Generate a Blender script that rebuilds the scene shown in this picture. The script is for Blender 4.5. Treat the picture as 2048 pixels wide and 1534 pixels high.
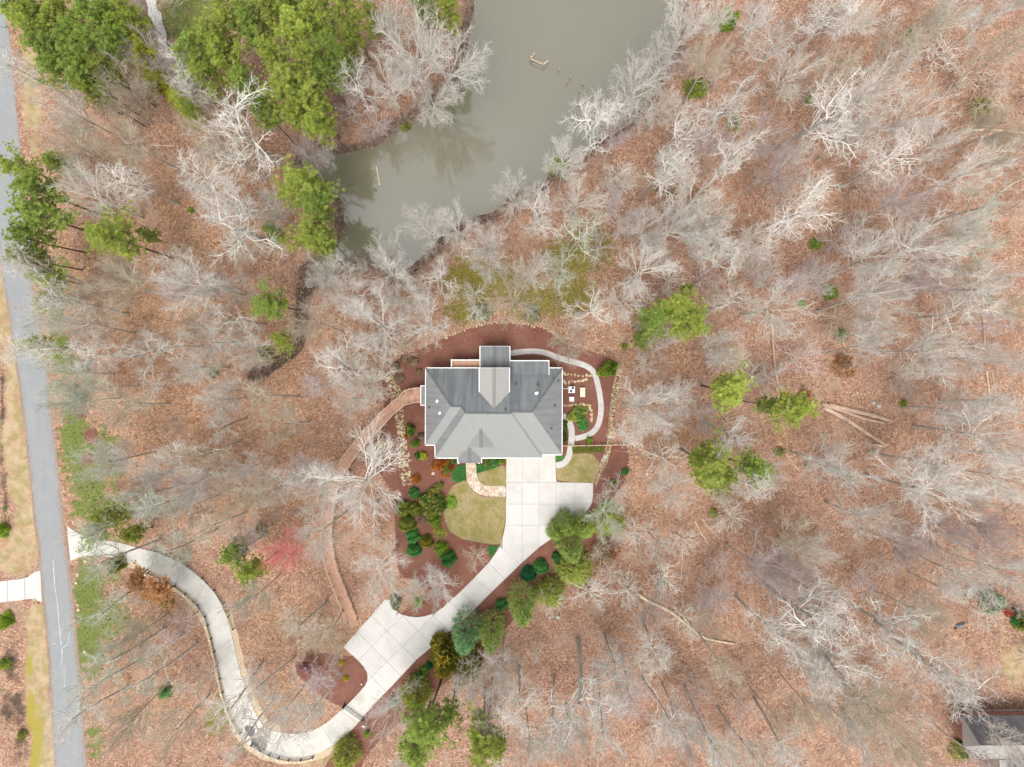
import bpy, math, random
import numpy as np
from mathutils import Vector

for o in list(bpy.data.objects): bpy.data.objects.remove(o)
SC = bpy.context.scene
COL = SC.collection
# ------------------------------------------------------------------ camera, light, exposure
H = 102.4            # flying height of the drone above the yard
S = 0.075            # metres on the yard for one pixel of the photograph
cam_d = bpy.data.cameras.new('camera'); cam = bpy.data.objects.new('camera', cam_d); COL.objects.link(cam)
cam.location = (0, 0, H); cam.rotation_euler = (0, 0, 0)
cam_d.sensor_width = 36.0; cam_d.lens = 24.0; cam_d.clip_start = 1.0; cam_d.clip_end = 4000.0
SC.camera = cam
SUN_EL, SUN_AZ = math.radians(70), math.radians(190)      # azimuth clockwise from north
W = bpy.data.worlds.new('World'); SC.world = W; W.use_nodes = True
nt = W.node_tree; nt.nodes.clear()
sky = nt.nodes.new('ShaderNodeTexSky'); sky.sky_type = 'NISHITA'; sky.sun_disc = False
sky.sun_elevation = SUN_EL; sky.sun_rotation = SUN_AZ; sky.dust_density = 4.0; sky.ozone_density = 1.0
hsv = nt.nodes.new('ShaderNodeHueSaturation'); hsv.inputs['Saturation'].default_value = 0.22
bg = nt.nodes.new('ShaderNodeBackground'); bg.inputs['Strength'].default_value = 0.15
wo = nt.nodes.new('ShaderNodeOutputWorld')
nt.links.new(sky.outputs[0], hsv.inputs['Color']); nt.links.new(hsv.outputs[0], bg.inputs[0]); nt.links.new(bg.outputs[0], wo.inputs[0])
sd = bpy.data.lights.new('sun', 'SUN'); sd.energy = 1.4; sd.angle = math.radians(30); sd.color = (1.0, 0.955, 0.90)
sun = bpy.data.objects.new('sun', sd); COL.objects.link(sun)
_d = Vector((math.sin(SUN_AZ)*math.cos(SUN_EL), math.cos(SUN_AZ)*math.cos(SUN_EL), math.sin(SUN_EL)))
sun.rotation_euler = _d.to_track_quat('Z', 'Y').to_euler()
SC.view_settings.view_transform = 'Standard'; SC.view_settings.look = 'None'
SC.view_settings.gamma = 1.0; SC.view_settings.use_curve_mapping = False
SC.view_settings.exposure = 0.79

# ------------------------------------------------------------------ helpers
RNG = np.random.default_rng(7)
random.seed(7)
def P2(px, py, z=0.0):
    k = S*(H-z)/H
    return ((px-1024)*k, (767-py)*k)
def P3(px, py, z=0.0):
    x, y = P2(px, py, z); return np.array((x, y, z))
def poly2(pts, z=0.0): return np.array([P2(a, b, z) for a, b in pts])

def inside(poly, x, y):
    x = np.asarray(x, float); y = np.asarray(y, float)
    c = np.zeros(x.shape, bool); n = len(poly)
    for i in range(n):
        x1, y1 = poly[i]; x2, y2 = poly[(i+1) % n]
        if y1 == y2: continue
        m = ((y1 > y) != (y2 > y)) & (x < (x2-x1)*(y-y1)/(y2-y1)+x1)
        c ^= m
    return c
def dist_poly(poly, x, y, closed=True):
    x = np.asarray(x, float); y = np.asarray(y, float)
    d = np.full(x.shape, 1e9); n = len(poly)
    for i in range(n if closed else n-1):
        ax, ay = poly[i]; bx, by = poly[(i+1) % n]
        dx, dy = bx-ax, by-ay; L = dx*dx+dy*dy+1e-12
        t = np.clip(((x-ax)*dx+(y-ay)*dy)/L, 0, 1)
        d = np.minimum(d, (x-ax-t*dx)**2+(y-ay-t*dy)**2)
    return np.sqrt(d)
def smooth_closed(pts, sub=4):
    pts = np.asarray(pts, float); n = len(pts); out = []
    for i in range(n):
        p0, p1, p2, p3 = pts[i-1], pts[i], pts[(i+1) % n], pts[(i+2) % n]
        for k in range(sub):
            t = k/sub
            out.append(0.5*((2*p1)+(-p0+p2)*t+(2*p0-5*p1+4*p2-p3)*t*t+(-p0+3*p1-3*p2+p3)*t**3))
    return np.array(out)
def smooth_open(pts, sub=5):
    pts = np.asarray(pts, float); n = len(pts); out = []
    for i in range(n-1):
        p0 = pts[max(i-1, 0)]; p1 = pts[i]; p2 = pts[i+1]; p3 = pts[min(i+2, n-1)]
        for k in range(sub):
            t = k/sub
            out.append(0.5*((2*p1)+(-p0+p2)*t+(2*p0-5*p1+4*p2-p3)*t*t+(-p0+3*p1-3*p2+p3)*t**3))
    out.append(pts[-1]); return np.array(out)
def area2(p):
    p = np.asarray(p); x, y = p[:, 0], p[:, 1]
    return 0.5*np.sum(x*np.roll(y, -1)-np.roll(x, -1)*y)
def clip_half(poly, n, c):                 # keep n.p <= c
    out = []; m = len(poly)
    for i in range(m):
        a = poly[i]; b = poly[(i+1) % m]
        da = n[0]*a[0]+n[1]*a[1]-c; db = n[0]*b[0]+n[1]*b[1]-c
        if da <= 0: out.append(a)
        if (da < 0 < db) or (db < 0 < da):
            t = da/(da-db); out.append((a[0]+(b[0]-a[0])*t, a[1]+(b[1]-a[1])*t))
    return out
def resample(pts, step):
    pts = np.asarray(pts, float); seg = np.linalg.norm(np.diff(pts, axis=0), axis=1); s = np.concatenate([[0], np.cumsum(seg)])
    n = max(2, int(s[-1]/step)+1); q = np.linspace(0, s[-1], n)
    return np.stack([np.interp(q, s, pts[:, k]) for k in range(pts.shape[1])], 1)

def prop(o, label=None, cat=None, group=None, kind=None):
    if label: o['label'] = label
    if cat: o['category'] = cat
    if group: o['group'] = group
    if kind: o['kind'] = kind
    return o
def rawmesh(name, V, F, mat, smooth=False):
    me = bpy.data.meshes.new(name)
    V = np.ascontiguousarray(V, dtype=np.float32).reshape(-1, 3)
    if isinstance(F, np.ndarray) and F.ndim == 2:
        k = F.shape[1]; n = F.shape[0]
        me.vertices.add(len(V)); me.vertices.foreach_set('co', V.ravel())
        me.loops.add(n*k); me.loops.foreach_set('vertex_index', np.ascontiguousarray(F, dtype=np.int32).ravel())
        me.polygons.add(n); me.polygons.foreach_set('loop_start', np.arange(0, n*k, k, dtype=np.int32))
        me.update(calc_edges=True)
    else:
        me.from_pydata([tuple(map(float, v)) for v in V], [], [tuple(map(int, f)) for f in F]); me.update()
    mats = mat if isinstance(mat, (list, tuple)) else [mat]
    for m_ in mats: me.materials.append(m_)
    if smooth: me.polygons.foreach_set('use_smooth', np.ones(len(me.polygons), bool))
    return me
def obj(name, me, parent=None, loc=None):
    o = bpy.data.objects.new(name, me); COL.objects.link(o)
    if parent is not None: o.parent = parent
    if loc is not None: o.location = tuple(map(float, loc))
    return o
def empty(name, label, cat, loc=(0, 0, 0), group=None, rz=0.0):
    o = bpy.data.objects.new(name, None); COL.objects.link(o); o.empty_display_size = 0.3
    o.location = tuple(map(float, loc)); o.rotation_euler = (0, 0, rz)
    return prop(o, label, cat, group)
def part(name, V, F, mat, root, smooth=False, stuff=False, under=None):
    """world-space geometry made a child of root (unrotated); under = sub-part of that part"""
    V = np.asarray(V, float).reshape(-1, 3) - np.array(root.location)
    o = obj(name, rawmesh(name, V, F, mat, smooth), under if under is not None else root)
    if stuff: o['kind'] = 'stuff'
    return o
class MB:
    def __init__(s): s.V = []; s.F = []; s.n = 0
    def add(s, V, F):
        V = np.asarray(V, float).reshape(-1, 3); s.V.append(V)
        for f in F: s.F.append(tuple(int(i)+s.n for i in f))
        s.n += len(V); return s
    def box(s, c, size, rz=0.0, tilt=None):
        sx, sy, sz = size[0]/2, size[1]/2, size[2]/2
        v = np.array([(-sx,-sy,-sz),(sx,-sy,-sz),(sx,sy,-sz),(-sx,sy,-sz),(-sx,-sy,sz),(sx,-sy,sz),(sx,sy,sz),(-sx,sy,sz)])
        ca, sa = math.cos(rz), math.sin(rz)
        v = v @ np.array([(ca, sa, 0), (-sa, ca, 0), (0, 0, 1)])
        return s.add(v+np.array(c), [(0,3,2,1),(4,5,6,7),(0,1,5,4),(1,2,6,5),(2,3,7,6),(3,0,4,7)])
    def bar(s, a, b, w, h):
        a = np.array(a, float); b = np.array(b, float); d = b-a; L = np.linalg.norm(d)
        if L < 1e-6: return s
        d /= L; u = np.cross((0, 0, 1), d); nu = np.linalg.norm(u); u = np.array((1, 0, 0)) if nu < 1e-3 else u/nu
        v = np.cross(d, u); c = []
        for p in (a, b):
            for (i, j) in ((-1,-1),(1,-1),(1,1),(-1,1)): c.append(p+u*i*w/2+v*j*h/2)
        return s.add(c, [(0,3,2,1),(4,5,6,7),(0,1,5,4),(1,2,6,5),(2,3,7,6),(3,0,4,7)])
    def cyl(s, a, b, r0, r1=None, n=10):
        r1 = r0 if r1 is None else r1
        a = np.array(a, float); b = np.array(b, float); d = b-a; d /= np.linalg.norm(d)
        ref = np.array((0, 0, 1.0)) if abs(d[2]) < .9 else np.array((1.0, 0, 0)); u = np.cross(ref, d); u /= np.linalg.norm(u); v = np.cross(d, u)
        t = np.linspace(0, 2*math.pi, n, endpoint=False); ring = np.outer(np.cos(t), u)+np.outer(np.sin(t), v)
        V = np.concatenate([a+ring*r0, b+ring*r1])
        F = [(i, (i+1) % n, n+(i+1) % n, n+i) for i in range(n)]+[tuple(range(n-1, -1, -1)), tuple(range(n, 2*n))]
        return s.add(V, F)
    def prism(s, poly, z0, z1):
        poly = [tuple(p) for p in poly]
        if area2(poly) < 0: poly = poly[::-1]
        n = len(poly); V = [(x, y, z0) for x, y in poly]+[(x, y, z1) for x, y in poly]
        F = [tuple(range(n-1, -1, -1)), tuple(range(n, 2*n))]+[(i, (i+1) % n, n+(i+1) % n, n+i) for i in range(n)]
        return s.add(V, F)
    def part(s, name, mat, root, smooth=False, stuff=False, under=None):
        return part(name, np.concatenate(s.V), s.F, mat, root, smooth, stuff, under)
def flat(poly, z):
    poly = [tuple(p) for p in poly]
    if area2(poly) < 0: poly = poly[::-1]
    return [(x, y, z) for x, y in poly], [tuple(range(len(poly)))]

# ------------------------------------------------------------------ materials
def lin(h):
    h = h.lstrip('#'); c = [int(h[i:i+2], 16)/255 for i in (0, 2, 4)]
    return tuple((x/12.92 if x <= .04045 else ((x+.055)/1.055)**2.4) for x in c)+(1,)
class Mat:
    def __init__(s, name, rough=0.85, spec=0.3):
        s.m = bpy.data.materials.new(name); s.m.use_nodes = True; s.t = s.m.node_tree; s.n = s.t.nodes
        s.b = s.n['Principled BSDF']; s.b.inputs['Roughness'].default_value = rough; s.b.inputs['Specular IOR Level'].default_value = spec
        s.tc = s.n.new('ShaderNodeTexCoord'); s.co = s.tc.outputs['Object']
    def L(s, a, b): s.t.links.new(a, b)
    def world(s):
        g = s.n.new('ShaderNodeNewGeometry'); s.co = g.outputs['Position']; return s
    def noise(s, scale, detail=4, rough=.6, stretch=None, w=0.0):
        n = s.n.new('ShaderNodeTexNoise'); n.inputs['Scale'].default_value = scale; n.inputs['Detail'].default_value = detail; n.inputs['Roughness'].default_value = rough
        co = s.co
        mp = s.n.new('ShaderNodeMapping'); mp.inputs['Scale'].default_value = stretch or (1, 1, 1); mp.inputs['Location'].default_value = (w, w*.7, 0)
        s.L(co, mp.inputs[0]); s.L(mp.outputs[0], n.inputs['Vector']); return n.outputs['Fac']
    def vor(s, scale, out='Color', feature='F1', rnd=1.0):
        n = s.n.new('ShaderNodeTexVoronoi'); n.inputs['Scale'].default_value = scale; n.feature = feature; n.inputs['Randomness'].default_value = rnd
        s.L(s.co, n.inputs['Vector']); return n.outputs[out]
    def ramp(s, fac, stops, interp='LINEAR'):
        r = s.n.new('ShaderNodeValToRGB'); e = r.color_ramp; e.interpolation = interp
        while len(e.elements) < len(stops): e.elements.new(0.5)
        for i, (p, c) in enumerate(stops):
            e.elements[i].position = p; e.elements[i].color = c if not isinstance(c, (int, float)) else (c, c, c, 1)
        s.L(fac, r.inputs[0]); return r.outputs['Color']
    def mix(s, fac, a, b, mode='MIX'):
        m = s.n.new('ShaderNodeMix'); m.data_type = 'RGBA'; m.blend_type = mode
        for v, i in ((fac, 0), (a, 6), (b, 7)):
            if hasattr(v, 'is_linked') or hasattr(v, 'links'): s.L(v, m.inputs[i])
            else: m.inputs[i].default_value = v
        return m.outputs[2]
    def math(s, op, a, b=0.0, clamp=False):
        m = s.n.new('ShaderNodeMath'); m.operation = op; m.use_clamp = clamp
        for v, i in ((a, 0), (b, 1)):
            if hasattr(v, 'links'): s.L(v, m.inputs[i])
            else: m.inputs[i].default_value = v
        return m.outputs[0]
    def attr(s, name, out='Color'):
        a = s.n.new('ShaderNodeAttribute'); a.attribute_name = name; return a.outputs[out]
    def rand(s): 
        a = s.n.new('ShaderNodeObjectInfo'); return a.outputs['Random']
    def bump(s, h, strength=.4, dist=.05):
        b = s.n.new('ShaderNodeBump'); b.inputs['Strength'].default_value = strength; b.inputs['Distance'].default_value = dist
        s.L(h, b.inputs['Height']); s.L(b.outputs[0], s.b.inputs['Normal'])
    def col(s, c):
        if hasattr(c, 'links'): s.L(c, s.b.inputs['Base Color'])
        else: s.b.inputs['Base Color'].default_value = c
        return s
def C(r, g, b): return (r, g, b, 1)
def simple(name, c, rough=.7, var=.25, scale=3.0, metal=0.0, spec=.3):
    m = Mat(name, rough, spec); n = m.noise(scale, 5)
    m.col(m.mix(m.ramp(n, [(.3, 0.0), (.7, 1.0)]), tuple(x*(1-var) for x in c[:3])+(1,), tuple(min(1, x*(1+var)) for x in c[:3])+(1,)))
    m.b.inputs['Metallic'].default_value = metal; return m.m

M = {}
def mk_bark(name, c, var=.28):
    m = Mat(name, .9, .15)
    n = m.noise(1.2, 4); r = m.rand()
    base = m.mix(m.ramp(n, [(.3, 0.0), (.7, 1.0)]), tuple(x*(1-var) for x in c)+(1,), tuple(x*(1+var) for x in c)+(1,))
    sc = m.ramp(r, [(0, .84), (1, 1.08)])
    m.col(m.mix(1.0, base, sc, 'MULTIPLY')); M[name] = m.m
mk_bark('trunk_bark', (.47, .43, .38)); mk_bark('pine_bark', (.19, .145, .12))
mk_bark('limb_white', (.70, .665, .605)); mk_bark('limb_grey', (.54, .50, .46)); mk_bark('limb_tan', (.56, .49, .385)); mk_bark('limb_mauve', (.55, .47, .45)); mk_bark('brush', (.52, .385, .31))
mk_bark('limb_pink', (.78, .30, .28)); mk_bark('limb_lichen', (.55, .57, .47)); mk_bark('dead_log', (.43, .31, .23)); mk_bark('pale_log', (.50, .40, .29))
def mk_leaf(name, ca, cb, trans=.35, rough=.6, objvar=.2):
    m = Mat(name, rough, .25)
    t = m.attr('tint', 'Fac'); r = m.rand()
    c = m.mix(t, C(*ca), C(*cb)); c = m.mix(1.0, c, m.ramp(r, [(0, 1-objvar), (1, 1+objvar*.6)]), 'MULTIPLY')
    m.col(c)
    tr = m.n.new('ShaderNodeBsdfTranslucent'); m.L(c, tr.inputs[0]); mx = m.n.new('ShaderNodeMixShader'); mx.inputs[0].default_value = trans
    out = m.n['Material Output']; m.L(m.b.outputs[0], mx.inputs[1]); m.L(tr.outputs[0], mx.inputs[2]); m.L(mx.outputs[0], out.inputs[0])
    M[name] = m.m
mk_leaf('needle_pine', (.28, .375, .065), (.59, .64, .15))
mk_leaf('needle_dark', (.20, .32, .06), (.47, .56, .14))
mk_leaf('leaf_yellowgreen', (.30, .34, .02), (.50, .50, .05))
mk_leaf('needle_cypress', (.22, .37, .07), (.58, .68, .22))
mk_leaf('needle_blue', (.12, .31, .12), (.38, .58, .30))
mk_leaf('leaf_gold', (.15, .17, .02), (.52, .42, .06))
mk_leaf('leaf_olive', (.15, .21, .03), (.46, .48, .10))
mk_leaf('leaf_boxwood', (.05, .22, .05), (.20, .50, .14))
mk_leaf('leaf_emerald', (.02, .18, .08), (.09, .40, .18))
mk_leaf('leaf_lime', (.17, .32, .03), (.44, .54, .08))
mk_leaf('leaf_mixed', (.04, .17, .03), (.44, .42, .09))
mk_leaf('leaf_orange', (.50, .10, .03), (.62, .34, .06))
mk_leaf('leaf_red', (.50, .03, .03), (.62, .12, .07))
mk_leaf('leaf_beech', (.42, .20, .08), (.66, .40, .20))
mk_leaf('leaf_dry', (.28, .20, .13), (.44, .34, .22))
mk_leaf('leaf_pale', (.30, .36, .22), (.46, .50, .36))
mk_leaf('leaf_yellow', (.42, .40, .03), (.60, .52, .08))
mk_leaf('litter', (.24, .12, .07), (.66, .44, .28), .1)
mk_leaf('turf', (.05, .11, .02), (.21, .26, .07), .2)

# leaf litter on the forest floor with painted zones (attribute zone: R grass, G moss, B orange-ness, A via 'mud')
m = Mat('forest_floor', .95, .1).world()
z = m.n.new('ShaderNodeSeparateColor'); m.L(m.attr('zone'), z.inputs[0])
big = m.noise(.07, 4, .6); mid = m.noise(.5, 5, .65, w=9); fine = m.noise(5.0, 4, .7)
cell = m.vor(6.5); sp = m.n.new('ShaderNodeSeparateColor'); m.L(cell, sp.inputs[0])
cell2 = m.vor(3.1); sp2 = m.n.new('ShaderNodeSeparateColor'); m.L(cell2, sp2.inputs[0])
red = m.ramp(sp.outputs[0], [(0, C(.11, .058, .038)), (.35, C(.235, .130, .084)), (.7, C(.335, .197, .133)), (.93, C(.445, .28, .20)), (1, C(.66, .48, .36))])
org = m.ramp(sp.outputs[0], [(0, C(.13, .068, .033)), (.35, C(.29, .157, .073)), (.7, C(.405, .238, .12)), (.93, C(.54, .33, .17)), (1, C(.70, .52, .34))])
of = m.math('ADD', z.outputs[2], m.math('MULTIPLY', m.math('SUBTRACT', big, .5), 1.5), True)
c = m.mix(of, red, org)
c = m.mix(m.ramp(mid, [(.36, .0), (.66, .6)]), c, C(.25, .145, .105))
c = m.mix(m.ramp(sp2.outputs[1], [(.72, 0.0), (.9, .4)]), c, C(.46, .31, .23))
c = m.mix(m.ramp(fine, [(.30, .45), (.46, 0.0)]), c, C(.11, .06, .04))
soil = m.noise(.22, 5, .7, w=31)
c = m.mix(m.ramp(soil, [(.52, 0.0), (.68, .6)]), c, C(.34, .26, .20))
c = m.mix(m.ramp(m.noise(.16, 5, .75, w=50), [(.54, 0.0), (.70, .55)]), c, C(.15, .085, .06))
grassn = m.noise(.8, 5, .7, w=4); gcol = m.mix(m.noise(4, 4, .7, w=2), C(.04, .085, .018), C(.20, .225, .06))
gf = m.ramp(m.math('ADD', z.outputs[0], m.math('MULTIPLY', m.math('SUBTRACT', grassn, .5), 1.6)), [(.42, 0.0), (.60, .95)])
c = m.mix(gf, c, gcol)
mossn = m.noise(1.1, 5, .7, w=14); mcol = m.mix(m.noise(3, 4, .7, w=5), C(.075, .068, .012), C(.21, .20, .035))
mf = m.ramp(m.math('ADD', z.outputs[1], m.math('MULTIPLY', m.math('SUBTRACT', mossn, .5), 1.7)), [(.45, 0.0), (.62, .9)])
c = m.mix(mf, c, mcol)
ms = m.n.new('ShaderNodeSeparateColor'); m.L(m.attr('zone2'), ms.inputs[0])
mud = m.ramp(m.math('ADD', ms.outputs[0], m.math('MULTIPLY', m.math('SUBTRACT', mid, .5), .9)), [(.42, 0.0), (.62, .92)])
c = m.mix(mud, c, m.mix(fine, C(.035, .028, .024), C(.10, .075, .055)))
dryn = m.ramp(m.math('ADD', ms.outputs[1], m.math('MULTIPLY', m.math('SUBTRACT', grassn, .5), .8)), [(.40, 0.0), (.62, .95)])
dry = m.mix(m.noise(6, 4, .75, w=8), C(.27, .195, .115), C(.50, .40, .26)); dry = m.mix(m.ramp(m.noise(.6, 4, .6, w=3), [(.42, 0), (.62, .8)]), dry, C(.22, .20, .075)); dry = m.mix(m.ramp(m.noise(.45, 5, .7, w=17), [(.48, 0), (.66, .8)]), dry, C(.30, .17, .10))
c = m.mix(dryn, c, dry)
yel = m.ramp(m.math('ADD', ms.outputs[2], m.math('MULTIPLY', m.math('SUBTRACT', grassn, .5), .8)), [(.42, 0.0), (.65, .9)])
c = m.mix(yel, c, m.mix(fine, C(.17, .145, .02), C(.38, .32, .07)))
m.col(c); m.bump(m.math('ADD', sp.outputs[1], mid), .5, .06); M['floor'] = m.m

m = Mat('mulch', .95, .1).world()
n1 = m.noise(7, 5, .75); n2 = m.noise(.35, 4, .6, w=3); sp_ = m.n.new('ShaderNodeSeparateColor'); m.L(m.vor(7.0), sp_.inputs[0])
c = m.mix(n1, C(.075, .026, .018), C(.205, .085, .062)); c = m.mix(m.ramp(n2, [(.3, 0.0), (.7, .6)]), c, C(.215, .115, .085))
c = m.mix(m.ramp(sp_.outputs[0], [(.92, 0.0), (.98, .35)]), c, C(.30, .16, .11))
c = m.mix(m.ramp(m.noise(1.2, 3, .6, w=7), [(.62, 0.0), (.76, .6)]), c, C(.075, .028, .02))
m.col(c); m.bump(n1, .6, .05); M['mulch'] = m.m
m = Mat('dormant_lawn', .95, .1).world()
n1 = m.noise(9, 5, .8); n2 = m.noise(.5, 5, .65, w=2); n3 = m.noise(1.6, 4, .7, w=6)
c = m.mix(n1, C(.15, .12, .05), C(.44, .36, .20)); c = m.mix(m.ramp(n2, [(.42, 0), (.62, .75)]), c, C(.17, .16, .035)); c = m.mix(m.ramp(m.noise(2.6, 5, .8, w=21), [(.45, 0), (.62, .5)]), c, C(.13, .105, .045))
c = m.mix(m.ramp(n3, [(.6, 0), (.75, .55)]), c, C(.50, .40, .24)); c = m.mix(m.ramp(n3, [(.25, .5), (.4, 0)]), c, C(.14, .125, .03))
m.col(c); m.bump(n1, .5, .04); M['lawn'] = m.m
m = Mat('ground_cover', .9, .15).world()
n1 = m.noise(9, 5, .8); m.col(m.mix(n1, C(.02, .075, .015), C(.085, .21, .05))); m.bump(n1, .8, .08); M['cover'] = m.m
def mk_conc(name, a, b, stain):
    m = Mat(name, .85, .25).world()
    n1 = m.noise(.8, 6, .7); n2 = m.noise(14, 3, .7); n3 = m.noise(.25, 5, .7, w=5); r = m.rand()
    c = m.mix(m.ramp(n1, [(.3, 0), (.7, 1)]), C(*a), C(*b)); c = m.mix(m.ramp(n2, [(.35, .18), (.6, 0)]), c, C(.35, .33, .30))
    c = m.mix(m.ramp(n3, [(.48, 0), (.68, .7)]), c, C(*stain)); c = m.mix(m.ramp(m.vor(.45, 'Distance'), [(0.03, .45), (.16, 0)]), c, C(*stain))
    c = m.mix(1.0, c, m.ramp(r, [(0, .93), (1, 1.03)]), 'MULTIPLY'); m.col(c); m.bump(n2, .15, .01); M[name] = m.m
mk_conc('concrete', (.47, .455, .43), (.53, .515, .495), (.40, .385, .36))
mk_conc('concrete_old', (.45, .44, .40), (.54, .525, .48), (.33, .32, .27))
mk_conc('path_concrete', (.42, .405, .38), (.49, .475, .455), (.33, .31, .28))
M['joint'] = simple('joint_filler', C(.26, .24, .215), .95)
m = Mat('asphalt', .9, .25).world()
n1 = m.noise(.35, 6, .7, stretch=(2.5, .35, 1)); n2 = m.noise(18, 3, .8); n3 = m.noise(.9, 5, .65, stretch=(5, .18, 1), w=8)
c = m.mix(n1, C(.20, .21, .215), C(.27, .28, .285)); c = m.mix(m.ramp(n2, [(.3, .3), (.55, 0)]), c, C(.10, .10, .105)); c = m.mix(m.ramp(n3, [(.62, 0), (.78, .35)]), c, C(.40, .40, .39))
c = m.mix(m.ramp(m.noise(.5, 5, .7, w=12), [(.52, 0), (.68, .5)]), c, C(.30, .28, .25))
m.col(c); m.bump(n2, .3, .01); M['asphalt'] = m.m
M['crack'] = simple('asphalt_crack', C(.03, .03, .03)); M['chalk'] = simple('white_scrape', C(.42, .42, .41), .8, .35, 2)
M['sand'] = simple('sand_edge', C(.43, .34, .23), .95, .25, 4)
m = Mat('pond_water', .02, .5).world()
n1 = m.noise(.05, 3); m.col(m.mix(n1, C(.125, .118, .075), C(.155, .15, .112)))
m.b.inputs['IOR'].default_value = 2.15; m.bump(m.noise(1.6, 3, .6, stretch=(1, 2.4, 1)), .03, .04); M['water'] = m.m
def shingle(name, a, b, streak, tone):
    m = Mat(name, .92, .15)
    n0 = m.noise(11, 4, .8); n1 = m.noise(.5, 4, .6, w=4)
    st = m.noise(1.0, 5, .65, stretch=streak)
    c = m.mix(n0, C(*a), C(*b)); c = m.mix(m.ramp(n1, [(.35, .0), (.7, .35)]), c, C(*tone)); c = m.mix(m.ramp(st, [(.42, 0), (.62, .55)]), c, C(*tone))
    w = m.n.new('ShaderNodeTexWave'); w.wave_type = 'BANDS'; w.bands_direction = 'Z'; w.inputs['Scale'].default_value = 4.5; w.inputs['Distortion'].default_value = .3; w.inputs['Detail'].default_value = 2; m.L(m.co, w.inputs['Vector'])
    c = m.mix(m.ramp(w.outputs['Fac'], [(0, .42), (.4, 0)]), c, C(.09, .09, .09))
    m.col(c); m.bump(m.math('ADD', n0, w.outputs['Fac']), .4, .02); M[name] = m.m
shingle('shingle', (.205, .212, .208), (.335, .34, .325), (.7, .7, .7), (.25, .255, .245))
shingle('shingle_north', (.17, .185, .195), (.25, .265, .27), (1.3, .10, .2), (.085, .093, .10))  # streaked stain, with the north slopes' shade put into the darker base colour
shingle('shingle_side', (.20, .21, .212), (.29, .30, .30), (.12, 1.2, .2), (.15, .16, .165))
shingle('shingle_shaded', (.12, .12, .125), (.24, .23, .225), (1, .6, .5), (.075, .07, .085))
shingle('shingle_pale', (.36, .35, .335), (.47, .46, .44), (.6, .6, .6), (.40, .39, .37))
M['ridge'] = simple('ridge_cap', C(.115, .122, .128), .9, .2, 2)
M['white'] = simple('white_trim', C(.78, .78, .77), .5, .06); M['siding'] = simple('siding', C(.50, .46, .40), .8, .08)
M['brick'] = simple('brick_wall', C(.33, .17, .12), .9, .3, 5); M['glass'] = simple('window_glass', C(.03, .04, .05), .08, .2, 1, 0, .8)
M['deck'] = simple('deck_board', C(.42, .25, .17), .8, .18, 1.4); M['deckrail'] = simple('deck_rail', C(.50, .34, .245), .7, .15)
M['black'] = simple('black_metal', C(.02, .02, .022), .5, .2, 2, 0, .5); M['lamp_white'] = simple('lamp_white', C(.62, .58, .5), .4, .05)
M['wood_fence'] = simple('fence_wood', C(.40, .30, .19), .85, .2); M['beige'] = simple('beige_box', C(.66, .55, .42), .6, .05)
M['grey_metal'] = simple('grey_metal', C(.38, .39, .40), .4, .1, 4, .3); M['light_metal'] = simple('light_metal', C(.60, .61, .62), .4, .1, 4, .2); M['dark_grill'] = simple('dark_grill', C(.02, .035, .055), .4, .2)
M['maroon'] = simple('maroon_roof', C(.19, .075, .095), .5, .12, 3); M['box_green'] = simple('box_green', C(.06, .10, .07), .5, .15)
M['gravel'] = simple('gravel', C(.45, .44, .41), .95, .45, 5); M['dirt_dark'] = simple('dark_dirt', C(.13, .085, .065), .95, .4, 5)
M['blue'] = simple('blue_paint', C(.17, .19, .22), .4, .1)
M['puddle'] = simple('puddle', C(.022, .03, .036), .05, .3, 2, 0, .7)
def mk_stone(name, a, b):
    m = Mat(name, .9, .2).world(); n = m.noise(3, 4, .7); r = m.vor(2.2); sp = m.n.new('ShaderNodeSeparateColor'); m.L(r, sp.inputs[0])
    c = m.mix(m.math('MULTIPLY', m.math('ADD', n, sp.outputs[0]), .5), C(*a), C(*b)); m.col(c); m.bump(n, .3, .02); M[name] = m.m
mk_stone('stone_tan', (.22, .16, .07), (.62, .52, .36)); mk_stone('stone_grey', (.25, .24, .21), (.52, .50, .46))
m = Mat('flagstone', .85, .2); r = m.rand(); n = m.noise(3, 4, .7)
c = m.ramp(r, [(0, C(.34, .27, .18)), (.25, C(.52, .38, .25)), (.5, C(.56, .47, .37)), (.75, C(.60, .45, .36)), (1, C(.66, .60, .53))]); m.col(m.mix(m.ramp(n, [(.3, .4), (.6, 0)]), c, C(.36, .27, .18))); M['flag'] = m.m
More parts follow.
